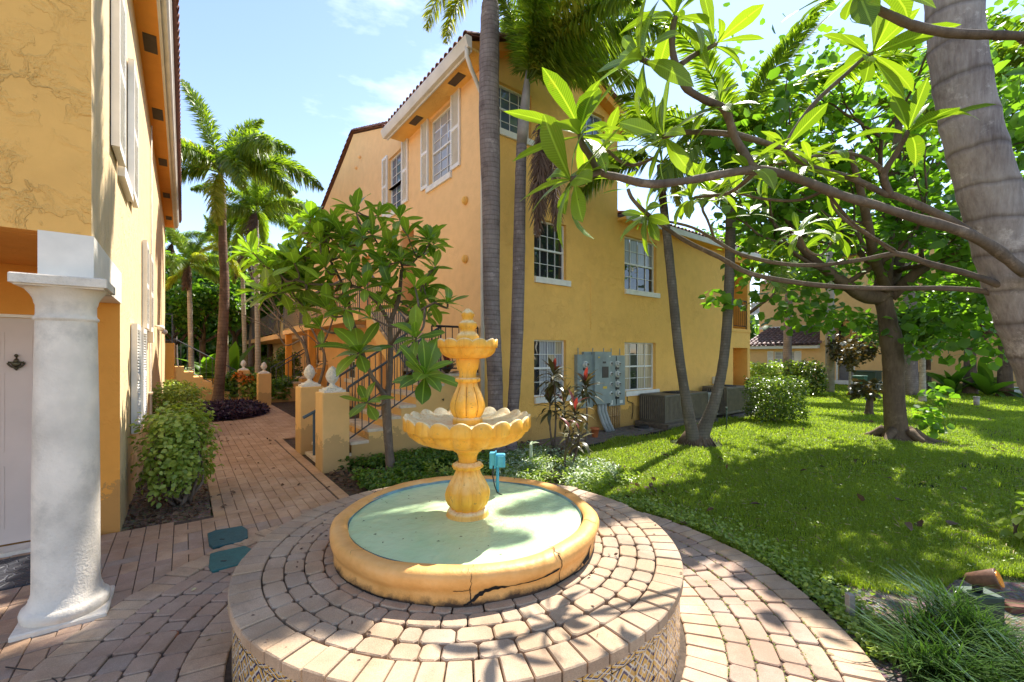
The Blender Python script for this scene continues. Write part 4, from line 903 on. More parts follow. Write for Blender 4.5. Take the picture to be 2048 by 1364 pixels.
# ------------------------------------------------------------------ far buildings
m_roofw = plain('far_white', (.74,.72,.68), .6, .05)
fh = thing('far_house', 'far ochre house across the lawn with low brown tiled roof, shuttered window and grey door', 'house', Bw(28.5, 9))
XF = 28.5; Tq = frame_left(XF)
def py(u, v=710, x=XF): return onX(u, v, x).y
def pz(u, v, x=XF): return onX(u, v, x).z
yl, yr = py(1490), py(1640); ze = pz(1600, 697); 
y0_, y1_ = sorted((yl+.0, yr))
wy0, wy1 = sorted((py(1548), py(1589))); wz0, wz1 = pz(1570, 733), pz(1570, 703)
wall(Tq, y0_, y1_+3, 0, ze, [(wy0,wy1,wz0,wz1,.1)], 'wall', m_st_far, fh, solid=0)
window(Tq, fh, wy0, wy1, wz0, wz1, 3, 4, .08, m_glass_w, sill=False, fr=.05)
sw = (wy1-wy0)*.3; shutter(Tq, fh, wy0-sw-.03, wy0-.02, wz0-.03, wz1+.03); shutter(Tq, fh, wy1+.02, wy1+sw+.03, wz0-.03, wz1+.03)
m = MB(Tq); m.box(y0_, y1_, -.35, 0, ze, ze+.18); m.build('fascia', m_roofw, fh)
zr = pz(1600, 655, XF+3.2)
st_ = MB(Tq); n = int((y1_-y0_)/.26); L_ = math.hypot(3.2, zr-ze-.2)
for i in range(n+1):
    for j in range(9):
        t0, t1 = j/9, (j+1.12)/9; barrel(st_, (y0_+i*.26, -.4+3.6*t0, ze+.2+(zr-ze-.2)*t0+.03), (y0_+i*.26, -.4+3.6*t1, ze+.2+(zr-ze-.2)*t1), .12, 4)
rf = st_.build('roof', m_tile_far, fh, kind='stuff')
m = MB(Tq); m.add([(y0_,-.4,ze+.17),(y1_,-.4,ze+.17),(y1_,3.2,zr-.02),(y0_,3.2,zr-.02)], [(0,1,2,3)]); m.build('roof_deck', m_tile_far, fh)
Tu = frame_left(XF+3.2); zt = 6.6
hs = []
for ua, ub, va, vb in ((1502,1519,606,627),(1640,1655,600,623)):
    a_, b_ = sorted((py(ua,0+700,XF+3.2), py(ub,700,XF+3.2))); hs.append((a_, b_, pz(ua,vb,XF+3.2), pz(ua,va,XF+3.2), .1))
wall(Tu, y0_-3, y1_+.5, zr-.4, zt, hs, 'upper_wall', m_st_far, fh, solid=0)
for h in hs: window(Tu, fh, h[0], h[1], h[2], h[3], 2, 4, .08, m_glass_w, fr=.05)
m = MB(Tu); m.box(y0_-3, y1_+.5, -.06, 0, zr-.02, zr+.12); m.build('trim', m_roofw, fh)
# projecting block with the grey door and a small balcony above
xb = XF-.0; yb0 = py(1640); yb1 = py(2060)
lo, hi = sorted((yb0, yb1)); d0, d1 = sorted((py(1676), py(1706))); dz = pz(1690, 709)
o0, o1 = sorted((py(1712), py(1735)))
wall(Tq, lo, hi, 0, 7.0, [(d0,d1,.1,dz,.25),(*sorted((py(1668),py(1715))),pz(1690,684),pz(1690,640),.8),(*sorted((py(1840),py(1862))),pz(1850,740),pz(1850,715),.1)], 'wall', m_st_far, fh, solid=0)
m = MB(Tq); m.box(d0, d1, .18, .22, .1, dz); m.build('door', plain('door_grey', (.16,.165,.19), .6, .1), fh)
m = MB(Tq); fr_ = .09; m.box(d0-fr_,d0,-.03,.02,.1,dz).box(d1,d1+fr_,-.03,.02,.1,dz).box(d0-fr_,d1+fr_,-.03,.02,dz,dz+fr_); m.build('door_frame', m_roofw, fh)
m = MB(Tq); m.box(lo, hi, -.02, 0, 0, .28); m.build('base_band', m_roofw, fh)
q0, q1 = sorted((py(1668),py(1715))); m = MB(Tq); m.box(q0-.3, q1+.3, -.25, .02, pz(1690,692), pz(1690,684)); m.build('balcony_slab', m_roofw, fh)
railing(fh, [(XF-.1,q0,pz(1690,684)),(XF-.1,q1,pz(1690,684))], .8, .22, m_steel, hand=.03)
m = MB(Tq); m.add([(q0,.8,pz(1690,684)),(q1,.8,pz(1690,684)),(q1,.8,pz(1690,640)),(q0,.8,pz(1690,640))], [(0,1,2,3)]); m.build('recess', m_glass, fh)
roof_field('roof', fh, Tq, lo-.3, hi, -.4, 6.95, 4, 8.6, .4, .9, mat=m_tile_far, r=.18)
roof_field('roof', fh, Tu, y0_-3, y1_+.4, -.4, 6.5, 4, 8.2, .4, .9, mat=m_tile_far, r=.18)
# utility pole
m_pole = plain('pole_wood', (.36,.32,.28), .85, .2, 4, .3)
p = onZ(1660, 786); t = thing('utility_pole', 'tall grey wooden pole on the lawn in front of the grey door', 'pole', p); m = MB(); m.tube([p, p+Vector((0,0,3)), p+Vector((.05,0,8))], [.17,.16,.13], 12); m.build('pole', m_pole, t)
m = MB(); m.box(p.x-.55,p.x+.55,p.y-.06,p.y+.06,7.3,7.42); m.build('crossarm', m_pole, t)
# green utility boxes, far air conditioner
m_gbox = plain('utility_green', (.06,.17,.12), .5, .12, 4, .1); m_gbox2 = plain('utility_green_dark', (.05,.085,.06), .5, .12, 4, .1)
def ubox(u, v0, w_, h_, d_, mat, label, Yd=None):
    p = onZ(u, v0); t = thing('utility_box', label, 'utility box', p); m = MB(Matrix.Translation(p) @ Matrix.Rotation(ANG, 4, 'Z'))
    m.bbox(-w_/2, w_/2, -d_/2, d_/2, 0, h_*.93, .02); m.build('body', mat, t); m = MB(Matrix.Translation(p) @ Matrix.Rotation(ANG, 4, 'Z')); m.bbox(-w_/2-.02, w_/2+.02, -d_/2-.02, d_/2+.02, h_*.93, h_, .02); m.build('lid', mat, t)
ubox(1720, 788, .42, .78, .4, m_gbox, 'small bright green utility box on the far lawn left of the tree trunk')
ubox(1735, 783, 1.0, .95, .8, m_gbox2, 'wide dark green utility box behind the small bright green one')
p = onZ(1838, 778); T_ = Matrix.Translation(p) @ Matrix.Rotation(ANG-.5, 4, 'Z')
for k, (xa, xb_) in enumerate(((-.75,.05),(.12,.85))): ac(xa, xb_, -.35, .35, .06, .80, ('far dark air conditioner right of the tree trunk, left one of the pair' if k == 0 else 'far dark air conditioner right of the tree trunk, right one of the pair'), T=T_, grp='air conditioners beyond the tree')
p = onZ(1953, 814); t = thing('short_post', 'short grey stump of a post standing in the far right lawn', 'post', p); m = MB(); m.tube([p, p+Vector((0,0,.3))], .07, 10); m.tube([p+Vector((0,0,.3)), p+Vector((0,0,.33))], .085, 10, smooth=False); m.build('post', m_pole, t)
p = onZ(1453, 862); t = thing('sprinkler_riser', 'thin dark green riser stake in front of the air conditioners', 'stake', p); m = MB(); m.tube([p, p+Vector((0,0,.48))], .012, 6); m.tube([p+Vector((0,0,.46)), p+Vector((0,0,.52))], .022, 6); m.build('riser', m_gbox2, t)
# ------------------------------------------------------------------ further stair units round the court
stair(None, 'far staircase with black sloping rail behind the slender palms of the court', yo=10.2, xo=0.6, st_=.2)
pier(1.9, 15.9, 'low far pier half hidden by the leaning palm at the end of the court', h=1.05)
fw = thing('rear_wing', 'rear ochre wing with rounded balcony beyond the main house', 'house', Bw(4.6, 21)); Tw = frame_left(4.8)
wall(Tw, 20.05, 34, 0, 6.2, [(22.5,23.5,2.6,4.7,.4),(26,27,.0,2.0,.4),(29,30,2.6,4.7,.4)], 'wall', m_st_side, fw, solid=.3)
m = MB(BF); m.box(3.2,4.8,20.6,33,2.35,2.56); bb_ = m.build('balcony', m_st_far, fw); railing(bb_, [(3.25,20.7,2.56),(3.25,33,2.56)], 1.0, .2, m_steel)
m = MB(BF); m.box(4.3,9,20.0,34.5,6.2,6.35); m.build('roof', m_tile_far, fw)
lw = thing('left_court_house', 'ochre stair block with open rails just past the end of the left house', 'house', Bw(-1.5, 18.5))
m = MB(BF); m.box(-3.2,-.25,18.3,19.9,0,2.05); m.build('stair_wall', m_st_deep, lw)
m = MB(BF)
for k in range(7): m.box(-.25+.26*k, -.25+.26*(k+1), 18.35, 19.8, 0, 1.25-.18*k)
m.build('steps', m_stairside, lw)
railing(lw, [(-.25,18.4,1.25),(1.5,18.4,.15)], .95, .2, m_steel); railing(lw, [(-3,18.3,2.05),(-.3,18.3,2.05)], .95, .3, m_steel)
m = MB(BF); m.box(-9,-3.0,19,28,0,6.2); m.build('wall', m_st_far, lw)
pier(1.55, 18.2, 'small far pier with white finial left of the leaning palm', h=1.1, wx=.36, wy=.36)
# low retaining wall around the far planting bed
rw = thing('planter_wall', 'low ochre planter wall edging the far bed behind the leaning palm', 'wall', Bw(3,18.6)); m = MB(BF); m.bbox(1.95,6.2,18.4,18.6,0,.34,.01); m.build('wall', m_stairside, rw)
rw = thing('planter_wall', 'low ochre wall along the bed at the left end of the court', 'wall', Bw(-.5,22)); m = MB(BF); m.bbox(-2.6,1.6,24.5,24.7,0,.55,.01); m.build('wall', m_stairside, rw)
m = MB(BF); m.box(2.3,4.2,9.6,18.3,-.003,.03); m.build('side_bed', m_soil, None, kind='structure')
# ------------------------------------------------------------------ small things near the viewer
m_lid = plain('lid_green', (.025,.13,.125), .45, .15, 20, .5, 160); m_lid2 = plain('lid_green_dark', (.02,.09,.10), .45, .15, 20, .5, 160)
for pts, lab, mat in (([(415,1066),(430,1060),(484,1051),(495,1058),(496,1074),(482,1082),(426,1094),(418,1088)], 'dark teal plastic valve cover set in the pavers, upper one of the two', m_lid2), ([(420,1107),(436,1102),(490,1091),(502,1096),(501,1108),(484,1126),(424,1142),(417,1134)], 'teal plastic valve cover set in the pavers, lower one touching the platform', m_lid)):
    P = [onZ(u, v, .045) for u, v in pts]; c = sum(P, Vector())/len(P); t = thing('valve_cover', lab, 'valve cover', (c.x,c.y,.02)); m = MB(); m.prism([(p.x,p.y) for p in P][::-1], .006, .045, .004); m.build('lid', mat, t)
    m = MB(); m.box(c.x-.02,c.x+.02,c.y-.085,c.y-.07,.045,.048); m.build('finger_slot', m_black, t)
p = onZ(336, 1275, .02); t = thing('rusty_disc', 'small round rusty cap lying in the pavers left of the platform', 'cap', (p.x,p.y,.01)); m = MB(); m.lathe([(.052,.01),(.050,.030),(.044,.034),(.001,.033)], 24, (p.x,p.y)); m.build('cap', plain('rust', (.30,.10,.04), .8, .25, 40, .5, 120), t)
mt_ = thing('doormat', 'black stone-patterned rubber doormat in front of the beige door', 'doormat', Bw(-1.1,4.95,.02)); b = NB('mat_rubber'); vo = b.n('ShaderNodeTexVoronoi', Scale=16., feature='DISTANCE_TO_EDGE'); b.l(b.pos(), vo.inputs['Vector'])
m_mat = b.done(b.bsdf(b.ramp(vo.outputs['Distance'], (.02,(.10,.10,.12)), (.05,(.03,.03,.036))), .5, 0, b.bump(b.ramp(vo.outputs['Distance'], (0,0), (.1,1)), .9, .01), .5))
m = MB(BF); m.bbox(-1.75,-.80,4.50,5.15,.024,.038,.004); m.build('mat', m_mat, mt_)
P = [onZ(u, v, .035) for u, v in ((12,1334),(40,1338),(70,1341),(95,1350),(112,1361),(120,1372))]; t = thing('fallen_twig', 'thin dark curved twig lying on the pavers in the bottom left corner', 'twig', P[2]); m = MB(); m.tube(P, [.004,.0035,.003,.003,.0025,.002], 5); m.build('twig', m_black, t)
p = onZ(1965, 1236); sp_ = thing('garden_spotlight', 'garden spotlight with amber lens on a dark green box at the lower right', 'spotlight', p)
m = MB(); m.bbox(p.x-.09,p.x+.09,p.y-.05,p.y+.09,0,.155,.008); m.build('box', m_gbox2, sp_)
m = MB(); m.tube([p+Vector((-.01,.02,.15)), p+Vector((-.01,.02,.20))], .025, 8)
m.build('stem', m_black, sp_); ax = Vector((.55,-.72,.35)).normalized(); m = MB(); c = p+Vector((.0,.02,.235))
m.tube([c-ax*.07, c-ax*.05, c+ax*.05, c+ax*.085, c+ax*.09], [.012,.034,.055,.062,.062], 18, cap=True); hd = m.build('head', plain('lamp_rust', (.16,.08,.05), .5, .3, 30), sp_)
b = NB('amber_lens'); m_amb = b.done(b.bsdf((.85,.32,.04), .2, 0, None, .8)); m = MB(); m.tube([c+ax*.088, c+ax*.097], .046, 18, smooth=False); m.build('lens', m_amb, hd)
p = onZ(2040, 1222); t = thing('loose_brick', 'single brown brick lying on the soil at the right edge beside the spotlight', 'brick', p); m = MB(Matrix.Translation(p) @ Matrix.Rotation(-.15, 4, 'Z')); m.bbox(-.09,.13,-.05,.05,0,.05,.005); m.build('brick', plain('brick_brown', (.26,.12,.08), .85, .2, 20, .4), t)
p = onZ(1700, 1242); t = thing('wooden_stake', 'short dark wooden stake at the edge of the strappy grass by the pavers', 'stake', p); m = MB(Matrix.Translation(p)); m.bbox(-.02,.02,-.02,.02,0,.17,.004); m.build('stake', m_pole, t)
# ------------------------------------------------------------------ vegetation helpers
lf_plum = leafmat('leaf_plumeria', (.08,.14,.012), (.20,.28,.03), .45, .32, (1.9,2.0,.5), veins=.5)
lf_plum2 = leafmat('leaf_plumeria_deep', (.07,.15,.02), (.24,.34,.04), .42, .28, (1.7,2.0,.5), veins=.5, spec=.6)
lf_tree = leafmat('leaf_broad', (.05,.12,.018), (.17,.29,.04), .55, .4, (1.8,2.0,.5))
lf_shrub = leafmat('leaf_shrub', (.14,.22,.03), (.42,.50,.10), .35, .35, (1.5,1.7,.6))
lf_shrub_d = leafmat('leaf_shrub_dark', (.05,.11,.02), (.16,.26,.05), .45, .35)
lf_hedge = leafmat('leaf_hedge', (.04,.10,.02), (.18,.22,.04), .35, .3)
lf_palm = leafmat('leaf_palm', (.08,.15,.025), (.26,.33,.05), .56, .35, (1.8,1.9,.4))
lf_palm_y = leafmat('leaf_palm_yellow', (.20,.26,.03), (.42,.42,.07), .58, .4, (1.6,1.6,.5))
lf_dead = leafmat('leaf_dead', (.07,.035,.02), (.20,.12,.07), .15, .8, (1.2,1.1,1))
lf_cord = leafmat('leaf_cordyline', (.05,.055,.025), (.13,.12,.04), .25, .35, (1.6,1.0,.5))
lf_cord_r = leafmat('leaf_cordyline_red', (.09,.02,.02), (.22,.06,.05), .3, .35, (1.8,.7,.5))
lf_purple = leafmat('leaf_purple', (.025,.012,.03), (.09,.05,.09), .15, .5, (1.2,.8,1.2))
lf_grass = leafmat('blade_grass', (.13,.20,.015), (.36,.42,.06), .48, .5, (1.7,1.9,.45), spec=.25)
lf_liri = leafmat('blade_liriope', (.03,.08,.02), (.10,.17,.04), .2, .22, (1.5,1.8,.6), spec=1.0)
lf_pale = leafmat('leaf_variegated', (.10,.20,.07), (.62,.68,.45), .2, .4, (1.1,1.2,.8))
def bark(name, a, c, ring=0, gap=.08, rough=.85):
    b = NB(name); p = b.pos(); mpg = b.n('ShaderNodeMapping'); b.l(p, mpg.inputs[0]); mpg.inputs['Scale'].default_value = (5, 5, .8) if not ring else (9,9,1.2)
    n = b.noise(mpg.outputs[0], 5, 7, .7); col = b.ramp(n, (.3, a), (.7, c)); col = b.mix(.5, col, b.ramp(b.noise(p, 2.2, 5, .6), (.35, a), (.65, c)))
    h = n; li = b.ramp(b.noise(p, 5.5, 8, .75), (.56, 0), (.66, .6)); col = b.mix(li, col, tuple(min(1, x*1.5) for x in c)); col = b.mix(b.ramp(b.noise(p, 3.1, 7, .7), (.56, 0), (.70, .65)), col, tuple(x*.6 for x in a))
    if ring:
        sp = b.n('ShaderNodeSeparateXYZ'); b.l(p, sp.inputs[0]); z = b.math('ADD', sp.outputs[2], b.math('MULTIPLY', b.noise(p, 2.2, 4), .35*gap+.05))
        f = b.math('FRACT', b.math('DIVIDE', z, gap)); dk = b.ramp(f, (0, 1), (.10, .15), (.16, 0), (.9, 0), (1, .8)); col = b.mix(b.math('MULTIPLY', dk, .55), col, tuple(x*.35 for x in a)); h = b.math('SUBTRACT', n, b.math('MULTIPLY', dk, .9))
    return b.done(b.bsdf(col, rough, 0, b.bump(h, .6, .012), .2))
bk_palm = bark('bark_palm_grey', (.13,.095,.085), (.31,.255,.23), 1, .075); bk_royal = bark('bark_royal', (.15,.11,.10), (.46,.40,.37), 1, .24)
bk_brown = bark('bark_brown', (.07,.045,.03), (.20,.14,.09)); bk_plum = bark('bark_plumeria', (.08,.055,.04), (.24,.18,.135)); bk_pale = bark('bark_pale', (.30,.25,.17), (.50,.44,.33), 1, .12)
bk_lean = bark('bark_lean', (.08,.05,.035), (.24,.16,.12), 1, .10); bk_shaft = plain('crownshaft', (.30,.26,.22), .5, .2, 5)
def uvset(me, uvs):
    l = me.uv_layers.new(name='UVMap'); idx = [0]*len(me.loops); me.loops.foreach_get('vertex_index', idx); l.data.foreach_set('uv', [c for i in idx for c in uvs[i]])
def leaf_mesh(name, mat, L_=1.0, wd=.15, fold=.25, droop=.35, wide=.62, n=7, tip=.5, twist=0):
    vs = []; uv = []; cols = (-1,-.5,0,.5,1)
    y = z = 0; prev = 0
    for i in range(n+1):
        t = i/n; e = (math.sin(math.pi*min(1, (t**(math.log(.5)/math.log(wide)))))**.75)*wd if 0 < t < 1 else .0
        if t < .12: e = max(e*.3, .012)
        if t == 1: e = .004
        a = .12-droop*t*1.6; y += math.cos(a)/n if i else 0; z += math.sin(a)/n if i else 0
        for c in cols: vs.append((c*e*L_, y*L_, (z+abs(c)*e*fold-(abs(c)**2)*e*fold*.4)*L_)); uv.append((.5+c*.5*max(.2, e/wd), t))
    fs = [(i*5+k, i*5+k+1, (i+1)*5+k+1, (i+1)*5+k) for i in range(n) for k in range(4)]
    me = bpy.data.meshes.new(name); me.from_pydata(vs, [], fs); me.polygons.foreach_set('use_smooth', [True]*len(fs)); me.materials.append(mat); uvset(me, uv); return me
PLF = [leaf_mesh('leaf', lf_plum, 1, w_, f_, d_, wi, 6) for w_, f_, d_, wi in ((.15,.15,.25,.62),(.14,.22,.45,.60),(.165,.12,.12,.64),(.135,.2,.6,.58),(.15,.3,.9,.6))]
PLF2 = [leaf_mesh('leaf', lf_plum2, 1, w_, f_, d_, wi, 6) for w_, f_, d_, wi in ((.20,.14,.25,.62),(.185,.22,.45,.60),(.215,.1,.12,.64),(.18,.2,.55,.58))]
def basis(l, nrm):
    y = l.normalized(); z = (nrm-y*nrm.dot(y)).normalized(); x = y.cross(z); return Matrix((x, y, z)).transposed()
def rosette(par, off, tip, d, n, L_, rnd, meshes, spread=(35,100), name='leaf', sink=None):
    d = d.normalized(); s_ = d.orthogonal().normalized(); q = d.cross(s_); out = 0; a0 = rnd.random()*6.28
    for k in range(n):
        t = (k+.5)/n; th = math.radians(spread[0]+(spread[1]-spread[0])*t+rnd.uniform(-10,10)); az = a0+k*2.39996
        r = s_*math.cos(az)+q*math.sin(az); l = d*math.cos(th)+r*math.sin(th); l.z -= .12*t
        nv = d*1.0-l*d.dot(l); nv = nv+Vector((0,0,.35)); l.normalize()
        ln = L_*(rnd.uniform(.75,1.1))*(.65 if t < .15 else 1)
        sx = ln*rnd.uniform(.85,1.15)
        if sink is not None: sink.append((rnd.choice(meshes), Matrix.Translation(tip-off-d*.04*t) @ basis(l, nv).to_4x4() @ Matrix.Diagonal((sx, ln, ln, 1)))); continue
        o = link(name, rnd.choice(meshes), par, tip-off-d*.04*t, None, (sx, ln, ln)); o.rotation_euler = basis(l, nv).to_euler()
def join(name, items, mat, par):
    vs = []; fs = []; uv = []
    for me, M_ in items:
        n = len(vs); vs += [tuple(M_ @ v.co) for v in me.vertices]; fs += [tuple(i+n for i in p.vertices) for p in me.polygons]
        l = {}; ud = me.uv_layers[0].data
        for lp in me.loops: l[lp.vertex_index] = tuple(ud[lp.index].uv)
        uv += [l[i] for i in range(len(me.vertices))]
    me = bpy.data.meshes.new(name); me.from_pydata(vs, [], fs); me.materials.append(mat); me.polygons.foreach_set('use_smooth', [True]*len(fs)); uvset(me, uv); return link(name, me, par, kind='stuff')
def smooth(pts, n=4):
    # catmull-rom through (x,y,z,r) tuples
    P = [Vector(p) for p in pts]; out = []
    for i in range(len(P)-1):
        p0, p1, p2, p3 = P[max(i-1,0)], P[i], P[i+1], P[min(i+2,len(P)-1)]
        for k in range(n):
            t = k/n; out.append(.5*((2*p1)+(p2-p0)*t+(2*p0-5*p1+4*p2-p3)*t*t+(3*p1-p0-3*p2+p3)*t**3))
    return out+[P[-1]]
def limb(m, pts, seg=10, n=4, knob=0, rnd=None):
    S = smooth(pts, n); rad = [p[3]*(1+(rnd.uniform(-knob,knob) if rnd else 0)) for p in S]; m.tube([p.xyz for p in S], rad, seg); return S
def leafpts(C0, N0, L0, size, rng, aspect=.42, fold=.18, shape='e'):
    # C0 centres (n,3), N0 normals, L0 leaf directions -> verts and quads
    n = len(C0); N0 = N0/np.linalg.norm(N0, axis=1, keepdims=True); L0 = L0-N0*(L0*N0).sum(1, keepdims=True); L0 /= np.linalg.norm(L0, axis=1, keepdims=True)+1e-9
    X0 = np.cross(L0, N0); s_ = size*rng.uniform(.65, 1.25, (n,1)); w_ = s_*aspect
    if shape == 'h': tb = ((0,-.08,0),(1,.10,1),(.95,.62,1),(0,1,0))
    else: tb = ((0,0,0),(.85,.30,1),(.8,.66,1),(0,1,0))
    b_ = C0+L0*s_*tb[0][1]; t_ = C0+L0*s_*tb[3][1]-N0*s_*.12
    l1 = C0+L0*s_*tb[1][1]-X0*w_*tb[1][0]+N0*w_*fold; l2 = C0+L0*s_*tb[2][1]-X0*w_*tb[2][0]+N0*w_*fold
    r1 = C0+L0*s_*tb[1][1]+X0*w_*tb[1][0]+N0*w_*fold; r2 = C0+L0*s_*tb[2][1]+X0*w_*tb[2][0]+N0*w_*fold
    V = np.stack([b_, l1, l2, t_, r2, r1], 1).reshape(-1, 3); i = np.arange(n)[:,None]*6
    Fq = np.concatenate([i+np.array([[0,3,2,1]]), i+np.array([[0,5,4,3]])], 0); return V, Fq
def cloud(clusters, size, seed, aspect=.42, up=1.0, shape='e', shell=.5, droop=.3):
    rng = np.random.default_rng(seed); Cs = []; Ns = []; Ls = []
    for c, r, n in clusters:
        r = np.array(r if hasattr(r, '__len__') else (r,r,r)); d = rng.normal(size=(n,3)); d /= np.linalg.norm(d, axis=1, keepdims=True)
        q = rng.random((n,1))**shell; P = np.array(c)[None]+d*q*r; Cs.append(P)
        N_ = rng.normal(size=(n,3))*.75+np.array([0,0,up])+d*.35; Ns.append(N_); L_ = d*1.0+rng.normal(size=(n,3))*.7+np.array([0,0,-droop]); Ls.append(L_)
    return leafpts(np.concatenate(Cs), np.concatenate(Ns), np.concatenate(Ls), size, rng, aspect, .18, shape)
def cloud_obj(name, par, clusters, size, seed, mat, **kw):
    V, Fq = cloud(clusters, size, seed, **kw); off = parent_loc(par) if par else Vector((0,0,0)); return link(name, npmesh(name, V-np.array(off), Fq, mat), par)
def grow(m, start, d, length, r, depth, rnd, tips, spread=.6, up=.25, minr=.008):
    n = 4; p = start.copy(); pts = [(*p, r)]; dd = d.normalized()
    for i in range(n):
        dd = (dd+Vector((rnd.uniform(-.25,.25), rnd.uniform(-.25,.25), rnd.uniform(-.15,.2)+up*.12))).normalized(); p = p+dd*length/n; pts.append((*p, max(minr, r*(1-.45*(i+1)/n))))
        if depth <= 1: tips.append(p.copy())
    m.tube([Vector(q[:3]) for q in pts], [q[3] for q in pts], 7 if r > .03 else 5, cap=False)
    if depth > 0:
        for k in range(rnd.choice((2,3,3))):
            nd = (dd+Vector((rnd.uniform(-1,1), rnd.uniform(-1,1), rnd.uniform(-.4,.7)))*spread).normalized(); st = Vector(pts[rnd.choice((2,3,4))][:3]) if k else p
            grow(m, st, nd, length*rnd.uniform(.6,.85), r*.55, depth-1, rnd, tips, spread, up, minr)
def tree(name, label, cat, base, h, tr, crown, nleaf, lsize, mat, bmat, seed, depth=3, lean=(0,0), group=None, cl=.5, first=None, **kw):
    # base point, trunk height, trunk radius, limb length
    rnd = random.Random(seed); base = Vector(base); t = thing(name, label, cat, base, group=group); m = MB(); top = base+Vector((lean[0], lean[1], h))
    S = limb(m, [(*base, tr*1.5), (*(base+Vector((lean[0]*.1,lean[1]*.1,h*.08))), tr*1.1), (*(base+Vector((lean[0]*.5,lean[1]*.5,h*.55))), tr*.9), (*top, tr*.8)], 12, 4); m.build('trunk', bmat, t)
    m = MB(); tips = []
    for k in range(4):
        a = k*1.57+rnd.random(); grow(m, top-Vector((0,0,rnd.random()*h*.12)), Vector((math.cos(a), math.sin(a), rnd.uniform(.5,1.3))), crown, tr*.55, depth-1, rnd, tips, up=.5)
    m.build('branches', bmat, t); n = max(4, nleaf//max(1,len(tips))); cloud_obj('crown', t, [(tuple(p), cl*rnd.uniform(.6,1.3), n) for p in tips], lsize, seed, mat, **kw); return t
# palm fronds ------------------------------------------------------------------
def frond_mesh(name, mat, L_, a0, a1, plumose=True, n=70, ll=.42, lw=.022, seed=1, petiole=.1, hang=.35, bare=0, cnt=None):
    rng = np.random.default_rng(seed); ns = 24; y = z = 0; cur = [(0,0)]
    for i in range(ns): a = math.radians(a0+(a1-a0)*(i/ns)**.9); y += math.cos(a)*L_/ns; z += math.sin(a)*L_/ns; cur.append((y,z))
    cur = np.array(cur); T_ = np.linspace(petiole, 1, n); k = cnt or (4 if plumose else 2)
    vs = []; fs = []
    m = MB(); m.tube([(0, c[0], c[1]) for c in cur[::3]], [.022*(1-.85*i/8) for i in range(9)], 5, cap=False)
    V0 = np.array([tuple(v) for v in m.v]); F0 = np.array(m.f)
    tt = np.repeat(T_, k)+rng.uniform(-.5,.5,n*k)/n; tt = np.clip(tt, 0, .999); idx = tt*ns; i0 = idx.astype(int); fr = idx-i0
    P = cur[i0]*(1-fr)[:,None]+cur[np.minimum(i0+1, ns)]*fr[:,None]; D = cur[np.minimum(i0+1, ns)]-cur[i0]; D /= np.linalg.norm(D, axis=1, keepdims=True)
    N = len(tt); C0 = np.stack([np.zeros(N), P[:,0], P[:,1]], 1); Dt = np.stack([np.zeros(N), D[:,0], D[:,1]], 1); Up = np.stack([np.zeros(N), -D[:,1], D[:,0]], 1); Xs = np.tile(np.array([1.,0,0]), (N,1))
    if plumose: ang = rng.uniform(-np.pi*.75, np.pi*1.75, N)
    else: sgn = np.tile([1,-1], N//2+1)[:N]; ang = np.where(sgn > 0, rng.uniform(.0,.35,N), np.pi-rng.uniform(.0,.35,N))
    R_ = Xs*np.cos(ang)[:,None]+Up*np.sin(ang)[:,None]; fw = (.55+.5*tt)[:,None]; d = R_+Dt*fw; d /= np.linalg.norm(d, axis=1, keepdims=True)
    l = ll*(np.sin(np.pi*np.clip(tt*.86+.14, 0, 1))**.6)*rng.uniform(.75,1.1,N); l = l[:,None]; w_ = lw*rng.uniform(.7,1.2,N)[:,None]
    Sd = np.cross(d, rng.normal(size=(N,3))*.4+Up); Sd /= np.linalg.norm(Sd, axis=1, keepdims=True)+1e-9
    mid = C0+d*l*.5; mid[:,2] -= (hang*.18*l[:,0]); tip = C0+d*l*.95; tip[:,2] -= hang*l[:,0]*.8
    a_ = C0-Sd*w_*.25; b_ = C0+Sd*w_*.25; c_ = mid+Sd*w_*.5; e_ = mid-Sd*w_*.5
    V = np.stack([a_, b_, c_, e_, tip], 1).reshape(-1,3); i = np.arange(N)[:,None]*5+len(V0)
    Fq = np.concatenate([i+np.array([[0,1,2,3]]), i+np.array([[3,2,4,4]])], 0)
    verts = np.concatenate([V0, V]).tolist(); faces = F0.tolist()+[tuple(f) if f[2] != f[3] else tuple(f[:3]) for f in Fq.tolist()]
    me = bpy.data.meshes.new(name); me.from_pydata(verts, [], faces); me.materials.append(mat); return me
def palm_trunk(pts, seg=16, gap=.075, n=10, knob=.03):
    S = smooth(pts, n); m = MB(); P = []; R_ = []
    L_ = 0
    for i, p in enumerate(S):
        if i: L_ += (p.xyz-S[i-1].xyz).length
        f = (L_/gap) % 1; P.append(p.xyz); R_.append(p[3]*(1+knob*(1 if f < .3 else -.4)))
    m.tube(P, R_, seg); return m
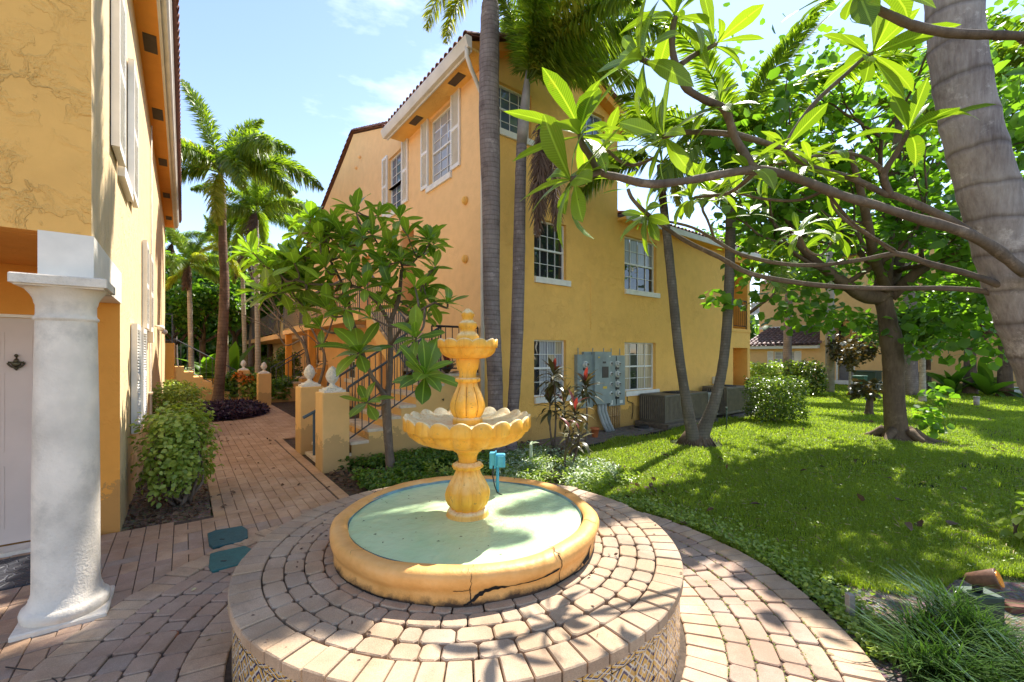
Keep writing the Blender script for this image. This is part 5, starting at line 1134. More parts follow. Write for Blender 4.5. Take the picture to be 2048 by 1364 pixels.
FR = {k: frond_mesh('frond', mt__, L_, a0, a1, pl, n, ll, lw, s_, pe, hg) for k, (mt__, L_, a0, a1, pl, n, ll, lw, s_, pe, hg) in {
 'up': (lf_palm, 2.6, 82, 45, True, 170, .46, .034, 1, .12, .25), 'mid': (lf_palm, 2.5, 60, -35, True, 170, .46, .034, 2, .12, .45), 'low': (lf_palm, 2.4, 25, -70, True, 170, .46, .034, 3, .12, .5),
 'hang': (lf_palm_y, 2.0, -20, -85, True, 100, .38, .030, 4, .1, .5), 'yel': (lf_palm_y, 2.0, 55, -45, True, 100, .40, .032, 5, .1, .45), 'dead': (lf_dead, 1.9, -60, -88, True, 90, .35, .022, 6, .05, .6),
 'cmid': (lf_palm, 2.8, 60, -30, False, 120, .66, .048, 7, .15, .55), 'cup': (lf_palm, 2.8, 80, 20, False, 120, .62, .048, 8, .15, .4), 'clow': (lf_palm, 2.8, 25, -60, False, 120, .62, .048, 9, .15, .8),
 'big': (lf_palm, 2.5, 62, -10, True, 240, .55, .028, 10, .08, .5), 'dmid': (lf_palm, 3.0, 40, -50, True, 180, .55, .036, 11, .1, .6)}.items()}
def palm(label, base_pts, crown, fronds, bmat=None, group=None, shaft=None, seg=14, gap=.08, scale=1.0, name='palm_tree', seed=0, shr=.07):
    rnd = random.Random(seed); b0 = Vector(base_pts[0][:3]); t = thing(name, label, 'palm', b0, group=group)
    palm_trunk(base_pts, seg, gap).build('trunk', bmat or bk_palm, t); c = Vector(crown)
    if shaft: m = MB(); tp = Vector(base_pts[-1][:3]); m.tube([tp, tp+(c-tp)*.3, tp+(c-tp)*.8, c+(c-tp)*.3], [shr, shr*1.1, shr*.8, shr*.3], 12); m.build('crownshaft', bk_shaft, t)
    for az, kind, s_ in fronds:
        o = link('frond', FR[kind], t, c-b0+Vector((0,0,rnd.uniform(-.05,.08))), (math.radians(rnd.uniform(-8,8)), math.radians(rnd.uniform(-12,12)), math.radians(az-90)), s_*scale)
    return t
def ground_fan(label, base, kind_mat, n, L_, seed, name='shrub', cat='plant', wd=.05, up=(15,75), group=None):
    rnd = random.Random(seed); t = thing(name, label, cat, base, group=group); me = [leaf_mesh('leaf', kind_mat, 1, wd, .5, dr, .5, 6) for dr in (.4,.8,1.1)]
    for k in range(n):
        a = k*2.4+rnd.random(); th = math.radians(rnd.uniform(*up)); l = Vector((math.cos(a)*math.sin(th), math.sin(a)*math.sin(th), math.cos(th))); o = link('leaf', rnd.choice(me), t, (0,0,.02), None, L_*rnd.uniform(.6,1.1)); o.rotation_euler = basis(l, Vector((0,0,1))).to_euler()
    return t
# ------------------------------------------------------------------ palms by the corner of the main house
bk_twin = bark('bark_twin', (.09,.075,.055), (.20,.17,.13), 1, .05)
def tp(lst): return [(*at(u, v, Y), r) for u, v, Y, r in lst]
lf_dry = leafmat('leaf_dry', (.30,.22,.10), (.55,.45,.25), .2, .8, (1.2,1.1,.8))
g1 = 'pair of grey ringed palms at the house corner'
palm('tall straight grey ringed palm against the main house corner, crown above the roof', [(*onZ(1003,925,0)[:2],0,.19)]+tp([(992,880,6.95,.13),(990,760,6.95,.125),(983,600,6.95,.135),(982,400,6.95,.15),(978,200,6.95,.165),(980,40,6.95,.15),(981,0,6.95,.12)]),
  at(982,-75,6.95), [(184,'hang',.8),(205,'hang',.65),(160,'hang',.75),(20,'dmid',1.05),(-25,'low',1.1),(-60,'dmid',.9),(60,'mid',1),(100,'up',1),(330,'dmid',1.1),(-8,'low',1.2),(235,'up',1.0),(290,'mid',.9),(5,'yel',1.2),(-40,'yel',1.2)], shaft=True, seed=2, shr=.12)
p2 = palm('slimmer ringed palm right of the corner with a drooping brown flower stalk', [(*onZ(1022,925,0)[:2],0,.13)]+tp([(1022,870,7.2,.10),(1030,760,7.2,.10),(1036,600,7.2,.105),(1040,400,7.2,.095),(1043,290,7.2,.085)]),
  at(1054,165,7.15), [(275,'big',.95),(305,'dmid',.8),(20,'mid',1.0),(160,'up',.75),(0,'mid',.9),(-35,'dmid',.85),(-60,'yel',.95),(-15,'clow',.8),(120,'up',1),(80,'up',1),(45,'mid',1),(-50,'yel',.8),(60,'up',.9),(10,'mid',1.1)], shaft=True, seed=3, shr=.085)
for u_, v_, k_, az in ((1078,240,1.0,270),(1086,262,1.05,250),(1094,270,.95,300)): o = link('flower_stalk', FR['dead'], p2, at(u_, v_, 6.9)-p2.location, (0,0,math.radians(az-90)), (.8, .55*k_, .92*k_))
# twin-trunked palm on the lawn
bt = onZ(1392, 888, 0)
tw = palm('twin-trunked slender palm on the lawn in front of the air conditioners', [(*bt+Vector((.04,0,0)),.20)]+tp([(1405,865,7.93,.13),(1430,800,7.93,.095),(1447,720,7.93,.085),(1457,600,7.93,.085),(1461,450,7.93,.085),(1462,330,7.93,.08)]),
  at(1466,318,7.93), [(10,'cmid',1.0),(-30,'cup',1.0),(80,'cup',.9),(150,'cmid',.9),(185,'cmid',1.0),(215,'clow',.9),(330,'cmid',1.05),(0,'clow',1),(200,'cup',1),(285,'cup',.8)], bmat=bk_twin, seed=5, gap=.05)
palm_trunk([(*bt+Vector((-.04,0,0)),.17)]+tp([(1385,870,7.9,.12),(1372,800,7.9,.09),(1357,700,7.9,.085),(1347,600,7.9,.082),(1337,500,7.9,.078),(1326,400,7.9,.07),(1320,330,7.9,.06)]), 12, .05).build('trunk', bk_twin, tw)
c_ = at(1320,325,7.9)
for az, k_, s_ in ((350,'cmid',.75),(90,'cup',.7),(190,'clow',.75),(230,'cmid',.7),(310,'clow',.7),(270,'hang',.7),(250,'dead',.5),(20,'low',.8),(170,'low',.8)): link('frond', FR[k_], tw, c_-bt, (0,0,math.radians(az-90)), s_)
m = MB(); r_ = random.Random(4)
for i in range(60): a = 2*math.pi*i/60; rr_ = .17+.02*r_.random(); m.tube([bt+Vector((rr_*.7*math.cos(a), rr_*.55*math.sin(a), .30)), bt+Vector((rr_*1.3*math.cos(a), rr_*1.2*math.sin(a), .14)), bt+Vector((rr_*1.85*math.cos(a), rr_*1.7*math.sin(a), -.01))], [.016,.016,.012], 4)
m.lathe([(.30,0),(.24,.10),(.17,.26),(.10,.36)], 16, (bt.x,bt.y)); m.build('root_flare', bk_brown, tw, kind='stuff')
# big royal palm at the right edge
palm('massive grey palm trunk leaning in from the right edge of the picture', tp([(2265,1160,3.0,0.219),(2210,1000,3.0,0.197),(2130,800,3.0,0.182),(2048,600,3.0,0.172),(1982,400,3.0,0.157),(1930,200,3.0,0.150),(1906,0,3.0,0.146),(1890,-400,3.0,0.139),(1885,-800,3.0,0.110)]),
  at(1885,-1000,3.0), [(a_, k_, 1.25) for a_, k_ in ((20,'mid'),(110,'up'),(200,'mid'),(290,'mid'),(330,'dmid'))], bmat=bk_royal, shaft=True, seed=6, gap=.24, seg=28, shr=.14)
# palms of the court on the left
g2 = 'palms in the court on the left'
bl = onZ(432, 822, 0)
palm('tall leaning palm with dark trunk rising from the purple bed in the brick court', [(*bl,.20)]+tp([(437,790,12.86,0.145),(442,720,12.8,0.136),(447,640,12.8,0.132),(449,560,12.8,0.119),(446,500,12.8,0.111),(445,440,12.8,0.093)]),
  at(441,345,12.8), [(165,'up',1.0),(185,'mid',1.05),(350,'mid',1.0),(10,'dmid',.95),(-35,'dmid',1.0),(205,'low',.9),(265,'low',.95),(285,'hang',1.05),(240,'yel',.9),(315,'low',1.0),(95,'mid',1),(60,'up',1.0),(140,'mid',1.0),(-15,'low',1.1),(30,'mid',1)], bmat=bk_lean, shaft=True, seed=8, scale=1.12, shr=.10)
def qpalm(lab, u, vb, u2, v2, r, seed, bmat, kinds=('mid','low','yel','up','dmid','hang'), s_=.85, n=11, dead=3):
    b_ = onZ(u, vb, 0); rnd = random.Random(seed); Yb = b_.y
    fr = [(360*k/n+rnd.uniform(-12,12), rnd.choice(kinds), rnd.uniform(.85,1.05)) for k in range(n)]+[(rnd.uniform(200,340),'dead',.8) for _ in range(dead)]
    return palm(lab, [(*b_,r*1.15)]+tp([(u+(u2-u)*.3, vb+(v2-vb)*.3, Yb, r*.85),(u+(u2-u)*.7, vb+(v2-vb)*.7, Yb, r*.8),(u2, v2, Yb, r*.75)]), at(u2, v2-14, Yb), fr, bmat=bmat, seed=seed, scale=s_, group=g2, gap=.14)
qpalm('pale slender palm with a yellowing crown, first left of the leaning palm', 384, 782, 378, 545, .12, 11, bk_pale, s_=.85)
qpalm('short-crowned yellow palm peeping just behind the leaning palm trunk', 455, 792, 447, 520, .10, 12, bk_pale, ('yel','hang','up'), .62, 10, 0)
qpalm('pale slim palm, first right of the leaning palm trunk', 492, 775, 484, 520, .12, 13, bk_pale, s_=.95)
qpalm('pale slim palm in front of the far balcony, second right of the leaning palm', 517, 790, 512, 440, .12, 14, bk_pale, ('mid','dmid','low','up'), 1.05)
qpalm('tall distant palm whose crown shows right behind the leaning palm crown', 500, 765, 512, 450, .17, 15, bk_palm, ('mid','dmid','low','up'), 1.35)
qpalm('distant palm with feathery crown close to the end of the left house', 352, 765, 345, 500, .14, 16, bk_palm, ('mid','low','dmid'), 1.1)
# foxtail behind the tree on the right
def rpalm(lab, u, vb, v2, r, seed, s_=1.2): 
    b_ = onZ(u, vb, 0); rnd = random.Random(seed)
    palm(lab, [(*b_,r*1.3)]+tp([(u,(vb+v2)/2,b_.y,r),(u+4,v2,b_.y,r*.85)]), at(u+4,v2-16,b_.y), [(360*k/12+rnd.uniform(-12,12), rnd.choice(('cmid','cup','clow','cmid')), rnd.uniform(.9,1.1)) for k in range(12)], bmat=bk_palm, seed=seed, scale=s_, gap=.14)
rpalm('palm with hanging green fronds between the main house and the far house', 1575, 790, 555, .15, 21, 1.25)
rpalm('distant palm standing behind the broad tree at upper right', 1820, 792, 270, .2, 22, 1.5)
rpalm('distant coconut palm at the far right edge behind the royal trunk', 2075, 800, 180, .2, 23, 1.6)
# ------------------------------------------------------------------ broad-leaved tree on the lawn
tb_ = onZ(1797, 880, 0); bt_ = thing('broadleaf_tree', 'large broad-leaved tree with dark brown trunk in the middle of the lawn', 'tree', tb_); rnd = random.Random(12); m = MB()
D_ = tb_.y
limb(m, [(*tb_, .36)]+tp([(1793,860,D_,0.200),(1788,800,D_,0.168),(1786,720,D_,0.168),(1782,680,D_,0.180),(1775,640,D_,0.148),(1765,590,D_,0.132)]), 18, 5, .03, rnd)
for a in (0,1.3,2.4,3.6,4.9,5.6): limb(m, [(*(tb_+Vector((.2*math.cos(a),.2*math.sin(a),.20))),.09),(*(tb_+Vector((.42*math.cos(a),.42*math.sin(a),.05))),.06),(*(tb_+Vector((.75*math.cos(a+.2),.75*math.sin(a+.2),-.03))),.03)], 8, 3)
m.build('trunk', bk_brown, bt_); m = MB(); tips = []
for pts in ([(1765,595,D_,.15),(1725,590,D_-.1,.13),(1680,560,D_-.3,.10),(1640,530,D_-.4,.08),(1600,490,D_-.5,.06),(1570,430,D_-.5,.04)],
            [(1765,595,D_,.16),(1768,540,D_,.14),(1775,450,D_,.12),(1790,330,D_,.09),(1800,220,D_+.1,.05)],
            [(1770,590,D_,.13),(1790,545,D_+.2,.11),(1815,480,D_+.3,.09),(1850,400,D_+.5,.07),(1880,310,D_+.5,.04)],
            [(1780,595,D_,.11),(1840,540,D_-.3,.09),(1920,500,D_-.6,.07),(2010,440,D_-.9,.05),(2080,400,D_-1,.03)],
            [(1768,560,D_,.10),(1740,480,D_+.8,.08),(1700,380,D_+1.2,.06),(1660,280,D_+1.4,.03)],
            [(1775,585,D_,.10),(1750,520,D_-.8,.08),(1730,420,D_-1.5,.06),(1700,300,D_-2.0,.03)]):
    S = limb(m, tp(pts), 10, 4, .04, rnd)
    for q in S[4::3]: grow(m, q.xyz, Vector((rnd.uniform(-1,1), rnd.uniform(-1,1), rnd.uniform(-.2,.9))), rnd.uniform(.9,1.5), q[3]*.5, 2, rnd, tips, .7)
m.build('branches', bk_brown, bt_)
cl = [(tuple(p), rnd.uniform(.25,.5), 4) for p in tips]
for (u, v, dY, rr_, n) in [(1520,530,-.5,.55,110),(1440,600,-.6,.28,40),(1580,620,-.4,.5,80),(1640,640,-.3,.5,90),(1500,450,-.3,.7,150),(1560,330,0,.9,200),(1640,560,0,.6,140),(1700,640,.2,.5,70),(1850,660,-.4,.6,100),(1930,640,-.6,.7,160),(1980,600,-.6,.7,170),(1900,560,-.3,.8,200),(1560,190,.3,.9,100),(1650,100,.4,1.0,110),(1760,150,0,1.0,160),(1980,300,-.5,.9,190),(2040,500,-.8,.8,190),(2050,150,-.3,1.0,150),(1990,60,.5,.9,110),(1500,600,-.4,.35,30),(1900,460,0,.9,220),(1760,480,-.5,.9,200),(1640,420,-.4,.9,200),(1500,120,.8,.9,60),(1420,80,1,.7,30),(1850,700,-.3,.3,20),(1930,690,-1,.45,60),(2010,700,-1,.4,50)]:
    cl.append((tuple(at(u, v, D_+dY)), (rr_, rr_*1.2, rr_*.8), int(n*.75)))
for k in range(4): a = rnd.uniform(0,6.28); q = rnd.uniform(.5,3.9); cl.append(((tb_.x+q*math.cos(a)+.3, tb_.y+q*math.sin(a)-.2, rnd.uniform(4.2,8.2)), rnd.uniform(.4,.7), 60))
cloud_obj('crown', bt_, cl, .15, 3, lf_tree, aspect=.46, shape='h', shell=.6)
cloud_obj('sprouts', bt_, [(tuple(tb_+Vector((.55,-.1,.45))), (.25,.25,.35), 60),(tuple(tb_+Vector((.7,0,.9))), (.25,.2,.2), 30)], .14, 31, lf_tree, aspect=.46, shape='h')
# ------------------------------------------------------------------ plumeria reaching in from the right
fp = thing('plumeria_tree', 'large-leaved plumeria whose bare crooked branches reach in from the right edge', 'tree', (4.6,2.9,0)); off = fp.location; m = MB(); rnd = random.Random(7)
hub = (4.35, 2.95, 2.1, .085)
limb(m, [(4.6,2.9,0,.14),(4.55,2.9,.8,.12),(4.45,2.95,1.5,.11),(4.35,2.95,2.1,.09),(4.2,2.95,2.5,.07)], 14, 5, .05, rnd); m.build('trunk', bk_plum, fp)
LB = {
'A': [(2048,640,3.0,.042),(1985,588,3.05,.036),(1900,577,3.1,.030),(1800,577,3.2,.028),(1700,575,3.3,.027),(1600,566,3.4,.027),(1500,547,3.45,.025),(1440,515,3.45,.023),(1370,481,3.4,.021),(1310,440,3.35,.019),(1268,402,3.3,.017),(1256,378,3.3,.016)],
'B': [(2048,590,2.95,.042),(1950,552,3.0,.036),(1860,528,3.05,.032),(1795,508,3.1,.030),(1720,520,3.2,.024),(1640,530,3.3,.022),(1560,527,3.35,.020),(1480,508,3.4,.018),(1430,480,3.4,.016),(1385,455,3.4,.014),(1330,442,3.4,.012),(1290,438,3.4,.010)],
'B2': [(1795,508,3.1,.024),(1760,485,3.1,.020),(1720,460,3.1,.018),(1690,440,3.1,.015),(1665,410,3.05,.013),(1660,370,3.0,.012)],
'C': [(2048,545,2.75,.060),(1985,495,2.75,.056),(1920,462,2.72,.052),(1830,436,2.7,.044),(1750,410,2.65,.040),(1680,390,2.6,.038),(1580,352,2.5,.034),(1510,340,2.4,.032),(1450,347,2.35,.028),(1380,360,2.3,.025),(1300,368,2.2,.023),(1240,355,2.15,.022),(1200,344,2.1,.020),(1180,312,2.1,.018),(1165,290,2.1,.017),(1160,268,2.1,.017)],
'C1': [(1200,344,2.1,.018),(1170,352,2.05,.016),(1142,358,2.0,.015)],
'D': [(1510,340,2.4,.030),(1470,275,2.35,.027),(1450,220,2.3,.025),(1410,200,2.25,.023),(1375,178,2.2,.023),(1355,140,2.2,.023),(1345,100,2.2,.020),(1345,60,2.2,.018),(1350,35,2.2,.017)],
'D1': [(1350,132,2.2,.018),(1310,130,2.2,.017),(1283,118,2.15,.016)],
'D2': [(1360,130,2.2,.018),(1385,112,2.25,.016),(1410,100,2.3,.015),(1432,88,2.35,.015)],
'D3': [(1470,270,2.35,.022),(1420,265,2.4,.018),(1370,265,2.4,.017),(1325,274,2.4,.016)],
'D4': [(1462,265,2.35,.020),(1530,285,2.45,.018),(1575,300,2.5,.018)],
'E': [(1985,495,2.75,.045),(1900,440,2.85,.038),(1800,395,2.85,.034),(1765,385,2.85,.032),(1700,355,2.8,.028),(1640,340,2.8,.026),(1590,315,2.75,.025),(1572,298,2.7,.023),(1590,260,2.7,.021),(1630,205,2.7,.020),(1690,150,2.65,.018),(1725,118,2.65,.017),(1745,106,2.65,.017)],
'E1': [(1572,298,2.7,.020),(1540,290,2.7,.018),(1500,280,2.7,.016),(1470,272,2.7,.014)],
'F': [(1780,390,2.85,.032),(1768,350,2.8,.030),(1790,310,2.75,.025),(1808,280,2.7,.022),(1816,262,2.7,.020)],
'F1': [(1768,345,2.8,.022),(1740,320,2.8,.018),(1690,305,2.85,.015),(1640,310,2.9,.013),(1590,322,2.95,.013),(1540,330,2.95,.011)],
'G': [(2048,72,2.1,.034),(1980,70,2.1,.034),(1900,66,2.1,.033),(1830,52,2.1,.031),(1790,35,2.1,.029),(1750,15,2.1,.028),(1715,-15,2.1,.026)],
'K': [(1510,345,2.4,.018),(1460,385,2.6,.014),(1410,392,2.8,.013),(1390,395,2.9,.012)],
'K2': [(1660,375,2.6,.014),(1600,400,2.7,.013),(1530,398,2.8,.012),(1470,385,2.9,.011)],
'M': [(1430,480,3.4,.013),(1415,440,3.3,.012),(1405,415,3.3,.012),(1420,385,3.25,.011)],
'N': [(1650,380,2.6,.014),(1700,440,2.8,.012),(1740,470,2.9,.011),(1790,500,3.0,.011)],
'P': [(1600,470,3.2,.010),(1615,500,3.25,.012),(1640,510,3.3,.012),(1660,490,3.3,.012),(1670,465,3.3,.011)],
'Q': [(1310,315,2.6,.012),(1270,330,2.7,.012),(1240,322,2.7,.012),(1215,300,2.7,.011)]}
br = MB()
LB = {k: [(u, v, Y, r*.88*math.cos(math.atan(abs(u-1024)/F))) for u, v, Y, r in pts] for k, pts in LB.items()}
for k_, pts in LB.items(): limb(br, tp(pts), 9, 4, .10, rnd)
for a_, lst_ in (((2.9,3.0),'A'),((2.9,3.0),'B'),((2.9,3.0),'C')): 
    p_ = at(*LB[lst_][0][:3]); limb(br, [(*p_, LB[lst_][0][3]),(*(p_*.45+Vector(hub[:3])*.55), LB[lst_][0][3]*1.15),(*hub[:3], LB[lst_][0][3]*1.3)], 9, 5)
p_ = at(2048,72,2.1); limb(br, [(*p_, .028),(3.3,2.4,3.1,.045),(4.2,2.95,2.5,.06)], 9, 5)
br.build('branches', bk_plum, fp)
for (u, v, Y, n, L_, dx, dz, sp0, sp1) in [
  (1160,258,2.1,10,.36,-.1,1,20,110),(1138,356,2.0,10,.33,-.6,.3,30,115),(1350,25,2.2,9,.33,0,1,25,105),(1280,115,2.15,9,.34,-.8,.3,30,110),(1436,84,2.35,6,.30,.6,.5,30,90),
  (1322,270,2.4,12,.32,-.8,.4,25,110),(1252,370,3.3,4,.26,-.3,1,30,90),(1380,390,2.9,12,.27,-.5,.8,20,100),(1290,432,3.35,11,.30,-.9,.2,30,110),(1420,380,3.2,11,.28,0,1,20,100),(1470,382,2.9,5,.24,0,.6,30,90),
  (1545,328,2.95,8,.26,-.5,.4,30,100),(1660,362,3.0,7,.27,.1,1,30,90),(1590,322,2.9,4,.25,0,1,40,90),(1748,103,2.65,9,.36,.5,.6,25,115),(1818,256,2.7,7,.40,.15,1,20,80),(1210,292,2.7,9,.28,-.3,.8,25,100),
  (1596,462,3.2,8,.28,-.4,.8,30,100),(1674,458,3.3,8,.28,.2,.9,30,100),(1572,292,2.5,5,.27,.3,.9,30,100),(1660,300,2.85,4,.28,0,.8,30,100),(1500,420,3.1,5,.25,-.2,.8,30,100),(1710,-30,2.1,9,.38,-.4,.4,25,120),(1440,205,2.3,7,.26,-.5,.7,30,100),(1620,325,2.75,7,.27,.1,1,30,95),(1500,335,2.4,6,.26,-.2,.9,30,95),(1700,570,3.3,0,.2,0,1,30,90),(1640,520,3.3,0,.2,0,1,30,90)]:
    if n: rosette(fp, off, at(u, v, Y), Vector((dx, -.25, dz)), int(n*1.5+.5), L_*.98, rnd, PLF, (sp0, sp1))
# ------------------------------------------------------------------ small plumeria before the stairs
sb = onZ(783, 948, 0); sp2 = thing('plumeria_tree', 'small dark-leaved plumeria tree planted in front of the side staircase', 'tree', sb); Yp = sb.y; m = MB(); rnd = random.Random(17)
limb(m, [(*sb, .085)]+tp([(780,920,Yp,.062),(776,870,Yp-.05,.060),(773,820,Yp-.05,.062),(772,790,Yp-.05,.058)]), 12, 5, .04, rnd); m.build('trunk', bk_plum, sp2)
nodes = []; br = MB()
def addlimb(pts):
    S = limb(br, tp(pts), 8, 4, .05, rnd)
    for q in S: nodes.append((q.xyz, q[3]))
addlimb([(771,795,Yp-.05,.05),(761,778,Yp-.1,.036),(745,755,Yp-.2,.030),(731,722,Yp-.3,.026),(722,700,Yp-.35,.022)])
addlimb([(773,800,Yp-.05,.05),(779,760,Yp,.040),(781,700,Yp,.038),(781,645,Yp,.034),(797,600,Yp+.05,.028),(803,540,Yp+.05,.022)])
addlimb([(781,650,Yp,.028),(750,600,Yp-.1,.025),(700,570,Yp-.2,.022),(640,570,Yp-.3,.019),(590,560,Yp-.4,.015)])
addlimb([(731,722,Yp-.3,.022),(705,640,Yp-.1,.022),(690,580,Yp,.020),(660,520,Yp,.016)])
addlimb([(781,690,Yp,.022),(815,640,Yp-.4,.018),(842,620,Yp-.7,.016),(870,605,Yp-.8,.014)])
TIPS = [(718,690,Yp-.5,12,.40),(850,735,Yp-1.2,13,.34),(832,660,Yp-1.0,9,.30),(733,790,Yp-.5,8,.27),(895,590,Yp-.8,9,.24),(712,408,Yp,9,.30),(660,445,Yp,9,.28),(640,470,Yp-.2,8,.28),(588,510,Yp-.5,10,.30),(595,490,Yp-.2,8,.26),(535,570,Yp-.6,9,.30),(610,560,Yp-.3,9,.30),(655,605,Yp-.3,8,.28),(690,600,Yp-.4,8,.28),(700,545,Yp-.3,9,.28),(650,520,Yp-.2,9,.29),(690,480,Yp-.1,9,.28),(745,455,Yp,9,.28),(760,500,Yp-.2,9,.28),(815,455,Yp-.2,9,.26),(860,470,Yp-.3,8,.24),(835,500,Yp-.1,8,.24),(800,505,Yp-.3,9,.26),(730,560,Yp-.4,9,.28),(780,560,Yp-.3,8,.26),(640,640,Yp-.4,5,.26),(870,520,Yp-.3,6,.24),(560,535,Yp-.2,8,.27),(620,430,Yp-.1,6,.26),(830,560,Yp-.6,6,.25),(740,620,Yp-.5,6,.26)]
for u, v, Y, n, L_ in sorted(TIPS, key=lambda t: math.hypot(t[0]-775, t[1]-700)):
    tip = at(u, v+14, Y); q, r_q = min(nodes, key=lambda q: (q[0]-tip).length+(.3 if q[0].z > tip.z else 0)); mid = (q+tip)/2+Vector((rnd.uniform(-.05,.05), rnd.uniform(-.1,.1), -.06)); r0 = min(r_q, .018)
    S = limb(br, [(*q, r0),(*mid, r0*.85),(*tip, .011)], 6, 4, .05, rnd); nodes += [(s.xyz, s[3]) for s in S[2:]]; d = (tip-q).normalized()*.5+Vector((0,-.15,.8)); rosette(sp2, sb, tip, d, n+1, L_*1.28, rnd, PLF2, (15, 100))
sink = []; rs = random.Random(99)
for k in range(50):
    tip = at(rs.uniform(560,870) if k < 34 else rs.uniform(495,640), rs.uniform(430,640) if k < 34 else rs.uniform(500,620), Yp+rs.uniform(-.3,.7)); q, r_q = min(nodes, key=lambda q: (q[0]-tip).length)
    if (q-tip).length > 1.2: continue
    S = limb(br, [(*q, .012),(*((q+tip)/2+Vector((0,0,-.05))), .011),(*tip, .009)], 5, 3, .05, rnd); rosette(sp2, sb, tip, (tip-q).normalized()*.4+Vector((0,-.1,.8)), 10, .34, rs, PLF2, (15,105), sink=sink)
join('leaf_cluster', sink, lf_plum2, sp2)
br.build('branches', bk_plum, sp2)
# bare twiggy shrub left of the piers
tsb = Bw(2.1, 8.6); t = thing('bare_shrub', 'leafless twiggy shrub arching up behind the gate piers', 'shrub', tsb); br = MB(); rnd = random.Random(5); Yt = tsb.y
for pts in ([(625,790,Yt,.04),(612,700,Yt,.03),(585,660,Yt,.022),(560,640,Yt,.016),(520,600,Yt,.01)],[(630,790,Yt,.03),(650,720,Yt,.025),(630,670,Yt,.02),(600,620,Yt,.016),(575,590,Yt,.01)],[(640,700,Yt,.02),(665,640,Yt,.015),(655,600,Yt,.01)],[(600,680,Yt,.02),(570,690,Yt,.014),(555,650,Yt,.01),(560,600,Yt,.008)]):
    S = limb(br, tp(pts), 6, 4, .05, rnd); tt_ = []
    for q in S[6::3]: grow(br, q.xyz, Vector((rnd.uniform(-1,1), rnd.uniform(-.6,.6), rnd.uniform(0,1))), .6, .010, 1, rnd, tt_, .6, minr=.004)
br.build('stems', bk_plum, t); cloud_obj('foliage', t, [(tuple(at(585,520,Yt)), .15, 20),(tuple(at(560,560,Yt)), .2, 30)], .07, 4, lf_shrub)
# ------------------------------------------------------------------ shrubs
def shrub(label, c, dims, n, lsize, mat, seed, stems=6, name='shrub', cat='shrub', shell=.22, group=None, box=True, aspect=.4, gap=.0, smat=None):
    c = Vector(c); rng = np.random.default_rng(seed); rnd = random.Random(seed); t = thing(name, label, cat, (c.x, c.y, 0), group=group); dx, dy, dz = dims; m = MB(); z0 = c.z
    for k in range(stems):
        a = rnd.uniform(0,6.28); q = rnd.uniform(.3,.8); p0 = Vector((c.x+rnd.uniform(-.08,.08), c.y+rnd.uniform(-.08,.08), 0)); p2 = Vector((c.x+dx/2*q*math.cos(a), c.y+dy/2*q*math.sin(a), z0+dz*rnd.uniform(.3,.8))); p1 = p0*.5+p2*.5+Vector((rnd.uniform(-.08,.08), rnd.uniform(-.08,.08), -.05)); limb(m, [(*p0,.018),(*p1,.014),(*p2,.006)], 5, 3)
    m.build('stems', smat or bk_plum, t); P = rng.uniform(-1, 1, (n,3)); 
    if box: e = (np.abs(P)**4).sum(1, keepdims=True)**.25
    else: e = np.linalg.norm(P, axis=1, keepdims=True)
    P = P/np.maximum(e, 1e-3)*np.clip(rng.random((n,1))**shell, 0, 1)
    lump = 1+.14*np.sin(P[:,:1]*5+seed)+.07*rng.normal(size=(n,1))+.10*np.sin(P[:,1:2]*6+2)*np.cos(P[:,2:]*5); C0 = P*np.array([dx/2,dy/2,dz/2])*lump+np.array([c.x,c.y,z0+dz/2]); C0 = C0[C0[:,2] > .05]; n = len(C0); P = P[:n]
    V, Fq = leafpts(C0, P*.8+rng.normal(size=(n,3))*.5+np.array([0,0,.9]), P+rng.normal(size=(n,3))*.8, lsize, rng, aspect, .15); link('foliage', npmesh('foliage', V-np.array(t.location), Fq, mat), t); return t
hb = onZ(325, 1034, 0)
shrub('bright green bushy hedge plant nearest the viewer against the left house', (hb.x-.10, hb.y+.36, .20), (.58,.72,.88), 3300, .055, lf_shrub, 1, 18, shell=.4)
q = onZ(352, 880, 0); shrub('second bright green hedge plant along the left house behind the first', (q.x, q.y, .15), (.8,.9,.95), 2600, .06, lf_shrub, 2, 8)
q = onZ(338, 820, 0); shrub('third hedge plant along the left house, low with pale tips', (q.x, q.y, .1), (1.0,1.2,.75), 1800, .075, lf_shrub, 3, 6)
q = onZ(342, 790, 0); shrub('pale variegated shrub by the stair wall past the left house', (q.x, q.y, .1), (1.1,1.0,1.0), 1400, .10, lf_pale, 4, 5)
q = onZ(1552, 846, 0); shrub('clipped box-shaped hedge with reddish tips right of the air conditioners', (q.x, q.y, .12), (1.12,1.0,.98), 4600, .06, lf_hedge, 5, 8, name='clipped_hedge', cat='hedge')
q = onZ(1545, 790, 0); shrub('wide bright green hedge under the shuttered window of the far house', (q.x, q.y, .1), (2.4,1.2,1.25), 3000, .13, lf_shrub, 6, 6, name='clipped_hedge', cat='hedge')
q = onZ(1613, 792, 0); shrub('rounded grey-green bush at the right end of the far house window', (q.x, q.y, .1), (1.5,1.4,1.3), 2600, .10, lf_hedge, 7, 6, box=False)
for (u, v, w_, h_, mat_, lab) in [(480,800,1.2,1.0,lf_shrub_d,'dark green bush in the far bed left of the orange flowers'),(560,803,1.5,.8,lf_shrub_d,'low dark bush in front of the far stair wall'),(535,780,1.3,1.4,lf_hedge,'tall loose bush beside the pale palms in the far bed'),(600,790,1.0,.9,lf_shrub_d,'dark bush right of the court beyond the piers'),(575,790,.9,1.9,lf_hedge,'upright open shrub by the far orange wall'),(468,760,1.8,2.4,lf_shrub,'tall light green shrub filling the gap behind the leaning palm')]:
    q = onZ(u, v, 0); shrub(lab, (q.x, q.y, .05), (w_,w_,h_), 1500, .13, mat_, int(u), 5, box=False)
